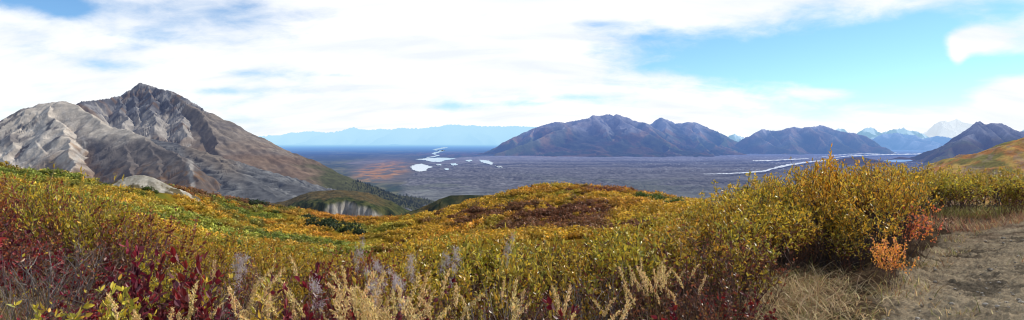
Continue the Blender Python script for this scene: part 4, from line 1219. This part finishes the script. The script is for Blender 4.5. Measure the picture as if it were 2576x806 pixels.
px, Y = mid_points(8500, -40, 1830, 71)
x = X_(px, Y); zz = ground_z(px, Y); py = HY - (zz - EYE) / Y * FPX
cols = cover_zone(px, py, x, Y)
rr_ = np.random.default_rng(72)
rad = rr_.uniform(.6, 1.9, len(px)) * np.clip(.4 + Y / 300, .5, 1.3)
# keep the sandy knoll clear
kn = (px > 235) & (px < 445) & (Y > 128) & (Y < 172)
sel = ~kn
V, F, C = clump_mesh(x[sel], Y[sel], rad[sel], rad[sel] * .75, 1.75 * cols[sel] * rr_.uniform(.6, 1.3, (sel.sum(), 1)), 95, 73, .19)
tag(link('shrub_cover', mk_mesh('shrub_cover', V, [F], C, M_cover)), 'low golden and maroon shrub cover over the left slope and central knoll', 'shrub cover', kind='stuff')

# individual bushes on the slopes
def bush_proto(seed, col_, nq=520, size=.13):
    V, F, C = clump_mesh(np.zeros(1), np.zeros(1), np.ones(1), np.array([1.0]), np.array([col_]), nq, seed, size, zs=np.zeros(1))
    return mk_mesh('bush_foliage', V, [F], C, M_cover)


DG = [bush_proto(i, (.035, .055, .022)) for i in range(3)]; LG = [bush_proto(10 + i, (.085, .125, .022)) for i in range(3)]; GB = [bush_proto(20 + i, (.56, .31, .03)) for i in range(4)]; MB = [bush_proto(30 + i, (.19, .065, .04)) for i in range(2)]
RD = [bush_proto(40, (.16, .15, .03), 200)]


def find_Y(px, py_):
    Yv = geo(40, float(np.interp(px, *DSK)) * 1.02, 400); v = HY - (ground_z(np.full(400, px), Yv) - EYE) / Yv * FPX
    k = np.argmin(np.abs(v - py_)); return Yv[k]


def bush(name, me, px, py_, wpx, label, group, hk=.75):
    Y = find_Y(px, py_); x = X_(px, Y); s = wpx * .5 / FPX * Y
    o = link(name, me, None, (x, Y, float(gz(x, Y)) - .05)); o.scale = (s, s, s * hk); o.rotation_euler = (0, 0, random.uniform(0, 6.28))
    return tag(o, label, 'bush', group)


for i in range(26):
    px_ = random.uniform(770, 905); py_ = 558 + (px_ - 770) * .20 + random.uniform(-5, 10)
    bush('alder_bush', random.choice(DG), px_, py_, random.uniform(28, 44), 'dark green alder bush in the patch low on the left slope', 'dark alder patch low on the left slope', 1.0)
for i in range(30):
    px_ = random.uniform(1605, 1745); py_ = np.interp(px_, [1605, 1680, 1745], [499, 510, 522]) + random.uniform(-2, 10)
    bush('alder_bush', random.choice(LG), px_, py_, random.uniform(24, 44), 'green alder bush in the patch right of the knoll top', 'green alder patch right of the knoll', 1.0)
for i in range(6):
    bush('alder_bush', random.choice(DG), random.uniform(618, 668), random.uniform(510, 518), random.uniform(22, 32), 'dark green bush on the skyline of the left slope', 'dark bushes on the left skyline')
for (px_, py_, w) in ((245, 470, 26), (265, 468, 24), (370, 478, 30), (388, 486, 24), (355, 490, 26), (410, 480, 18)):
    bush('alder_bush', random.choice(LG), px_, py_, w, 'green bush beside the sandy knoll', 'green bushes by the sandy knoll')
for i in range(60):
    px_ = random.uniform(420, 900); ys = np.interp(px_, *SKY); yb = np.interp(px_, *YB); py_ = random.uniform(ys + 6, yb - 6)
    bush('gold_bush', random.choice(GB + LG[:1]), px_, py_, random.uniform(20, 34), 'rounded golden bush scattered on the left slope', 'golden bushes on the left slope')
for i in range(70):
    px_ = random.uniform(1010, 1640); ys = np.interp(px_, *SKY); yb = np.interp(px_, *YB); py_ = random.uniform(ys + 4, yb - 4)
    bush('gold_bush', random.choice(GB + MB[:1]), px_, py_, random.uniform(18, 32), 'rounded golden or maroon bush scattered on the central knoll', 'bushes on the central knoll')
bush('willow_bush', RD[0], 1286, 522, 40, 'rounded olive willow bush on the upper knoll', None, 1.1)
bush('willow_bush', RD[0], 1480, 474, 16, 'small upright willow bush on the skyline of the knoll', None, 1.4)
# bare bush
tw = make_shrub('bare_bush', 77, nl=160, leaf=(.06, .03), lo=.3, pal=GOLD, nst=14, twigs=6, R=.6, stemcol=(.10, .08, .06), rad=.016)
Y = find_Y(1190, 537); o = empty('bare_bush', (X_(1190, Y), Y, float(gz(X_(1190, Y), Y)))); s = 38 / FPX * Y; o.scale = (s, s, s)
link('stems', tw[0], o); link('foliage', tw[1], o); tag(o, 'thin bare branched bush on the left shoulder of the knoll', 'bush')


def spruce_parts(seed):
    r = np.random.default_rng(seed)
    V, F = tubes([np.array([(0, 0, -.03), (0, 0, .5), (0, 0, 1.0)])], [np.array((.022, .014, .003))], 6)
    tr = mk_mesh('spruce_trunk', V, [F], np.tile((.06, .045, .035), (len(V), 1)), M_bark)
    n = 900
    hh = .05 + .95 * r.uniform(0, 1, n) ** 1.25; R_ = .19 * (1 - hh) ** .85 * (1 + .3 * np.sin(hh * 60)) + .006
    a = r.uniform(0, 6.28, n); k = r.uniform(.15, 1, n) ** .6
    pos = np.stack([np.cos(a) * R_ * k, np.sin(a) * R_ * k, hh - .05 * k * (1 - hh)], 1)
    dirs = np.stack([np.cos(a), np.sin(a), -.35 + r.normal(size=n) * .2], 1)
    LV, LF, LC = leaves(pos, dirs, r.uniform(.03, .06, n), r.uniform(.014, .026, n), pick([(.028, .042, .022), (.020, .034, .018), (.045, .055, .025)], n, r), r)
    return tr, mk_mesh('spruce_crown', LV, [LF], LC, M_needle)


SP = [spruce_parts(i) for i in range(3)]


def spruce(px, py_base, hpx, label, group=None, Y=None, zg=None):
    Y = Y or find_Y(px, py_base); x = X_(px, Y); hh = hpx / FPX * Y
    o = empty('spruce_tree', (x, Y, float(gz(x, Y)) if zg is None else zg), random.uniform(0, 6)); o.scale = (hh, hh, hh)
    t, cft = random.choice(SP); link('trunk', t, o); link('crown', cft, o)
    return tag(o, label, 'tree', group)


spruce(1107, 533, 25, 'lone dark spruce standing on the left shoulder of the knoll')
spruce(1337, 470, 9, 'tiny spruce on the skyline left of the knoll top')
for (px_, py_, h_) in ((727, 526, 14), (705, 527, 10), (750, 536, 9), (766, 531, 8), (882, 560, 10), (530, 500, 13), (590, 512, 11), (850, 556, 8), (902, 552, 7), (935, 556, 9), (680, 525, 9), (618, 508, 8)):
    spruce(px_, py_, h_, 'small dark spruce scattered along the crest of the left slope', 'small spruces along the left slope crest')

# yellow saplings and orange aspens below the bluff
r = np.random.default_rng(81)
n = 420
px = np.concatenate([r.uniform(900, 1010, 300), r.uniform(740, 905, 120)]); Y = np.interp(px, *DSK) * r.uniform(.86, 1.03, n); x = X_(px, Y)
rad = r.uniform(.9, 1.6, n)
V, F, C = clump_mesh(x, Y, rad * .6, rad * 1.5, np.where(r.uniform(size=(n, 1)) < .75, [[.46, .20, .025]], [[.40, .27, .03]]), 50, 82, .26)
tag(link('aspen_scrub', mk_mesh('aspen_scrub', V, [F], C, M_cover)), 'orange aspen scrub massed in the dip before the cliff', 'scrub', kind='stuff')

# far spruce woods on the mountain foot, one mass
n = 5200
px = r.uniform(840, 1200, n * 2); Y = r.uniform(2000, 4150, n * 2); x = X_(px, Y)
hh_, T, D, G, fl = hA(x, Y)
py = HY - (hh_ - EYE) / Y * FPX
lim = np.interp(px, [840, 900, 960, 1010, 1060, 1120, 1200], [470, 472, 484, 494, 500, 505, 510])
ok = (((G == 2) & (r.uniform(size=len(px)) < sstep(840, 980, px))) | (hh_ < FLOOR + 8)) & (py > 455) & (hh_ > FLOOR - 29)
x, Y, zb = x[ok][:n], Y[ok][:n], hh_[ok][:n]; n = len(x)
if n:
    hs = r.uniform(9, 19, n); rs = hs * .17
    ang = np.arange(5) * 2 * math.pi / 5
    ring1 = np.stack([np.cos(ang), np.sin(ang), np.full(5, .08)], 1); ring2 = np.stack([np.cos(ang + .6) * .55, np.sin(ang + .6) * .55, np.full(5, .45)], 1)
    unit = np.concatenate([ring1, ring2, [[0, 0, .55]], [[0, 0, 1.0]]])
    V = np.stack([x, Y, zb - 1], 1)[:, None, :] + unit[None] * np.stack([rs, rs, hs], 1)[:, None, :]
    f = [(i, (i + 1) % 5, 10) for i in range(5)] + [(5 + i, 5 + (i + 1) % 5, 11) for i in range(5)]
    F = (np.arange(n)[:, None, None] * 12 + np.array(f)[None]).reshape(-1, 3)
    C = np.repeat(pick([(.022, .034, .020), (.030, .042, .022), (.040, .048, .022)], n, r), 12, 0)
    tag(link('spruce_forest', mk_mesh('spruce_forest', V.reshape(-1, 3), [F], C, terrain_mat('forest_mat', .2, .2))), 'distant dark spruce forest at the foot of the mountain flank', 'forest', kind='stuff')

# ------------------------------------------------------------------ SKY, SUN, CAMERA
SUN_AZ, SUN_EL = math.radians(70), math.radians(38)      # azimuth to the right of straight ahead
wd = bpy.data.worlds.new('World'); scene.world = wd; wd.use_nodes = True
nt = wd.node_tree; N = nt.nodes; K = nt.links; N.clear()
sky = N.new('ShaderNodeTexSky'); sky.sky_type = 'NISHITA'; sky.sun_disc = False
sky.sun_elevation = SUN_EL; sky.sun_rotation = SUN_AZ; sky.altitude = 1200; sky.air_density = 1.0; sky.dust_density = .3; sky.ozone_density = 2.5
bgs = N.new('ShaderNodeBackground'); bgs.inputs[1].default_value = .148
tint = N.new('ShaderNodeMix'); tint.data_type = 'RGBA'; tint.blend_type = 'MULTIPLY'; tint.inputs[0].default_value = 1.0
K.new(sky.outputs[0], tint.inputs[6]); tint.inputs[7].default_value = (.70, .93, 1.08, 1)
K.new(tint.outputs[2], bgs.inputs[0])
tc = N.new('ShaderNodeTexCoord'); sp = N.new('ShaderNodeSeparateXYZ'); K.new(tc.outputs['Generated'], sp.inputs[0])
dx, dy, dz = sp.outputs
mm = lambda op, a, b=None, cl=False: math_n(nt, op, a, b, cl)
ysafe = mm('MAXIMUM', dy, .08)
U = mm('DIVIDE', dx, ysafe); Vv = mm('DIVIDE', dz, ysafe)
# cloud deck coordinates
zc_ = mm('ADD', mm('MAXIMUM', dz, 0.0), .34)
cb = N.new('ShaderNodeCombineXYZ'); K.new(mm('DIVIDE', dx, zc_), cb.inputs[0]); K.new(mm('DIVIDE', dy, zc_), cb.inputs[1])


def cloud_noise(scale, detail, rough, dist, offs, sx=1.0, sy=1.0):
    mp = N.new('ShaderNodeMapping'); mp.inputs['Location'].default_value = offs; mp.inputs['Scale'].default_value = (sx, sy, 1)
    K.new(cb.outputs[0], mp.inputs[0])
    n = N.new('ShaderNodeTexNoise'); n.inputs['Scale'].default_value = scale; n.inputs['Detail'].default_value = detail; n.inputs['Roughness'].default_value = rough; n.inputs['Distortion'].default_value = dist
    K.new(mp.outputs[0], n.inputs['Vector'])
    return n.outputs[0]


def blob(px, py, rx, ry, amp):
    a = mm('DIVIDE', mm('SUBTRACT', U, (px - CX) / FPX), rx / FPX); b = mm('DIVIDE', mm('SUBTRACT', Vv, (HY - py) / FPX), ry / FPX)
    e = mm('EXPONENT', mm('MULTIPLY', mm('ADD', mm('MULTIPLY', a, a), mm('MULTIPLY', b, b)), -1.0))
    return mm('MULTIPLY', e, amp)


n1 = cloud_noise(1.5, 9, .58, .5, (3.1, 1.7, 0), 1.0, 1.15); n2 = cloud_noise(6.5, 7, .6, .3, (7.7, 2.2, 0), 1.0, 1.2)
cov = mm('ADD', mm('MULTIPLY', mm('SUBTRACT', n1, .5), 1.9), mm('MULTIPLY', mm('SUBTRACT', n2, .5), 1.15))
cov = mm('ADD', cov, .86)
for b in [(2060, 150, 380, 90, -1.35), (1690, 100, 110, 30, -.35), (2330, 200, 170, 90, -.8), (2500, 30, 170, 50, -.75), (1800, 165, 160, 40, -.35), (2200, 285, 220, 20, -.35), (1840, 335, 110, 9, -.3), (1500, 60, 90, 16, -.4), (1600, 92, 60, 14, -.35),
          (2445, 102, 66, 30, 1.5), (2408, 142, 24, 32, 1.0), (2565, 268, 95, 62, 1.7), (2080, 235, 110, 16, .7), (2560, 165, 110, 22, -.8), (2330, 60, 60, 40, -.5), (1700, 200, 120, 14, .4),
          (60, -8, 190, 34, -1.0), (160, 30, 60, 22, -.5), (640, 30, 280, 34, -.45), (270, 170, 90, 20, -.42), (350, 120, 60, 14, -.35), (640, 185, 150, 16, -.5), (560, 230, 120, 10, -.4), (1100, 270, 110, 10, -.42), (1300, 262, 120, 8, -.35), (1440, 245, 90, 7, -.35), (860, 190, 50, 5, -.3),
          (1150, 100, 260, 110, .6), (620, 300, 90, 14, -.25), (1500, 310, 400, 25, .5), (2300, 320, 200, 26, .6), (900, 290, 260, 40, .3)]:
    cov = mm('ADD', cov, blob(*b))
def ramp(v, a, b, lo, hi):
    n = N.new('ShaderNodeMapRange'); n.interpolation_type = 'SMOOTHSTEP'
    for k, q in zip((1, 2, 3, 4), (a, b, lo, hi)): n.inputs[k].default_value = q
    K.new(v, n.inputs[0]); return n.outputs[0]


cov = mm('ADD', cov, ramp(dz, .33, .75, 0.0, -.5)); cov = mm('ADD', cov, ramp(dy, -.25, .25, -.3, 0.0))   # clearer overhead and behind
mr = N.new('ShaderNodeMapRange'); mr.interpolation_type = 'SMOOTHSTEP'; mr.inputs[1].default_value = .02; mr.inputs[2].default_value = .95
K.new(cov, mr.inputs[0])
shade = N.new('ShaderNodeMapRange'); shade.inputs[1].default_value = .35; shade.inputs[2].default_value = .62
K.new(cloud_noise(2.4, 6, .55, .4, (1.2, 8.8, 0), .8, 2.4), shade.inputs[0])
cc = N.new('ShaderNodeMix'); cc.data_type = 'RGBA'; cc.inputs[6].default_value = (.90, .95, 1.03, 1); cc.inputs[7].default_value = (1.12, 1.12, 1.11, 1)
K.new(shade.outputs[0], cc.inputs[0])
bgc = N.new('ShaderNodeBackground'); bgc.inputs[1].default_value = 1.0; K.new(cc.outputs[2], bgc.inputs[0])
mx = N.new('ShaderNodeMixShader'); K.new(mr.outputs[0], mx.inputs[0]); K.new(bgs.outputs[0], mx.inputs[1]); K.new(bgc.outputs[0], mx.inputs[2])
wo = N.new('ShaderNodeOutputWorld'); K.new(mx.outputs[0], wo.inputs[0])

sl = bpy.data.lights.new('sun', 'SUN'); sl.energy = 5.0; sl.angle = math.radians(.53); sl.color = (1.0, .95, .87)
so = bpy.data.objects.new('sun', sl); COL.objects.link(so)
sd = Vector((math.sin(SUN_AZ) * math.cos(SUN_EL), math.cos(SUN_AZ) * math.cos(SUN_EL), math.sin(SUN_EL)))
so.rotation_euler = (-sd).to_track_quat('-Z', 'Y').to_euler(); so.location = (0, 0, 50)

cd = bpy.data.cameras.new('camera'); cam = bpy.data.objects.new('camera', cd); COL.objects.link(cam)
cd.sensor_width = 36; cd.lens = 36 * FPX / W; cd.shift_y = -(1201 / 3840 * W / 2 - HY) / W
cd.clip_start = .05; cd.clip_end = 200000
cam.location = (0, 0, EYE); cam.rotation_euler = (math.radians(90), 0, 0)
scene.camera = cam
scene.view_settings.view_transform = 'Standard'; scene.view_settings.look = 'None'; scene.view_settings.exposure = 0; scene.view_settings.gamma = 1
scene.render.engine = 'CYCLES'
scene.cycles.use_denoising = True
scene.cycles.pixel_filter_type = 'BLACKMAN_HARRIS'; scene.cycles.filter_width = 1.1
scene.cycles.max_bounces = 6; scene.cycles.diffuse_bounces = 3; scene.cycles.transparent_max_bounces = 4; scene.cycles.caustics_reflective = False; scene.cycles.caustics_refractive = False
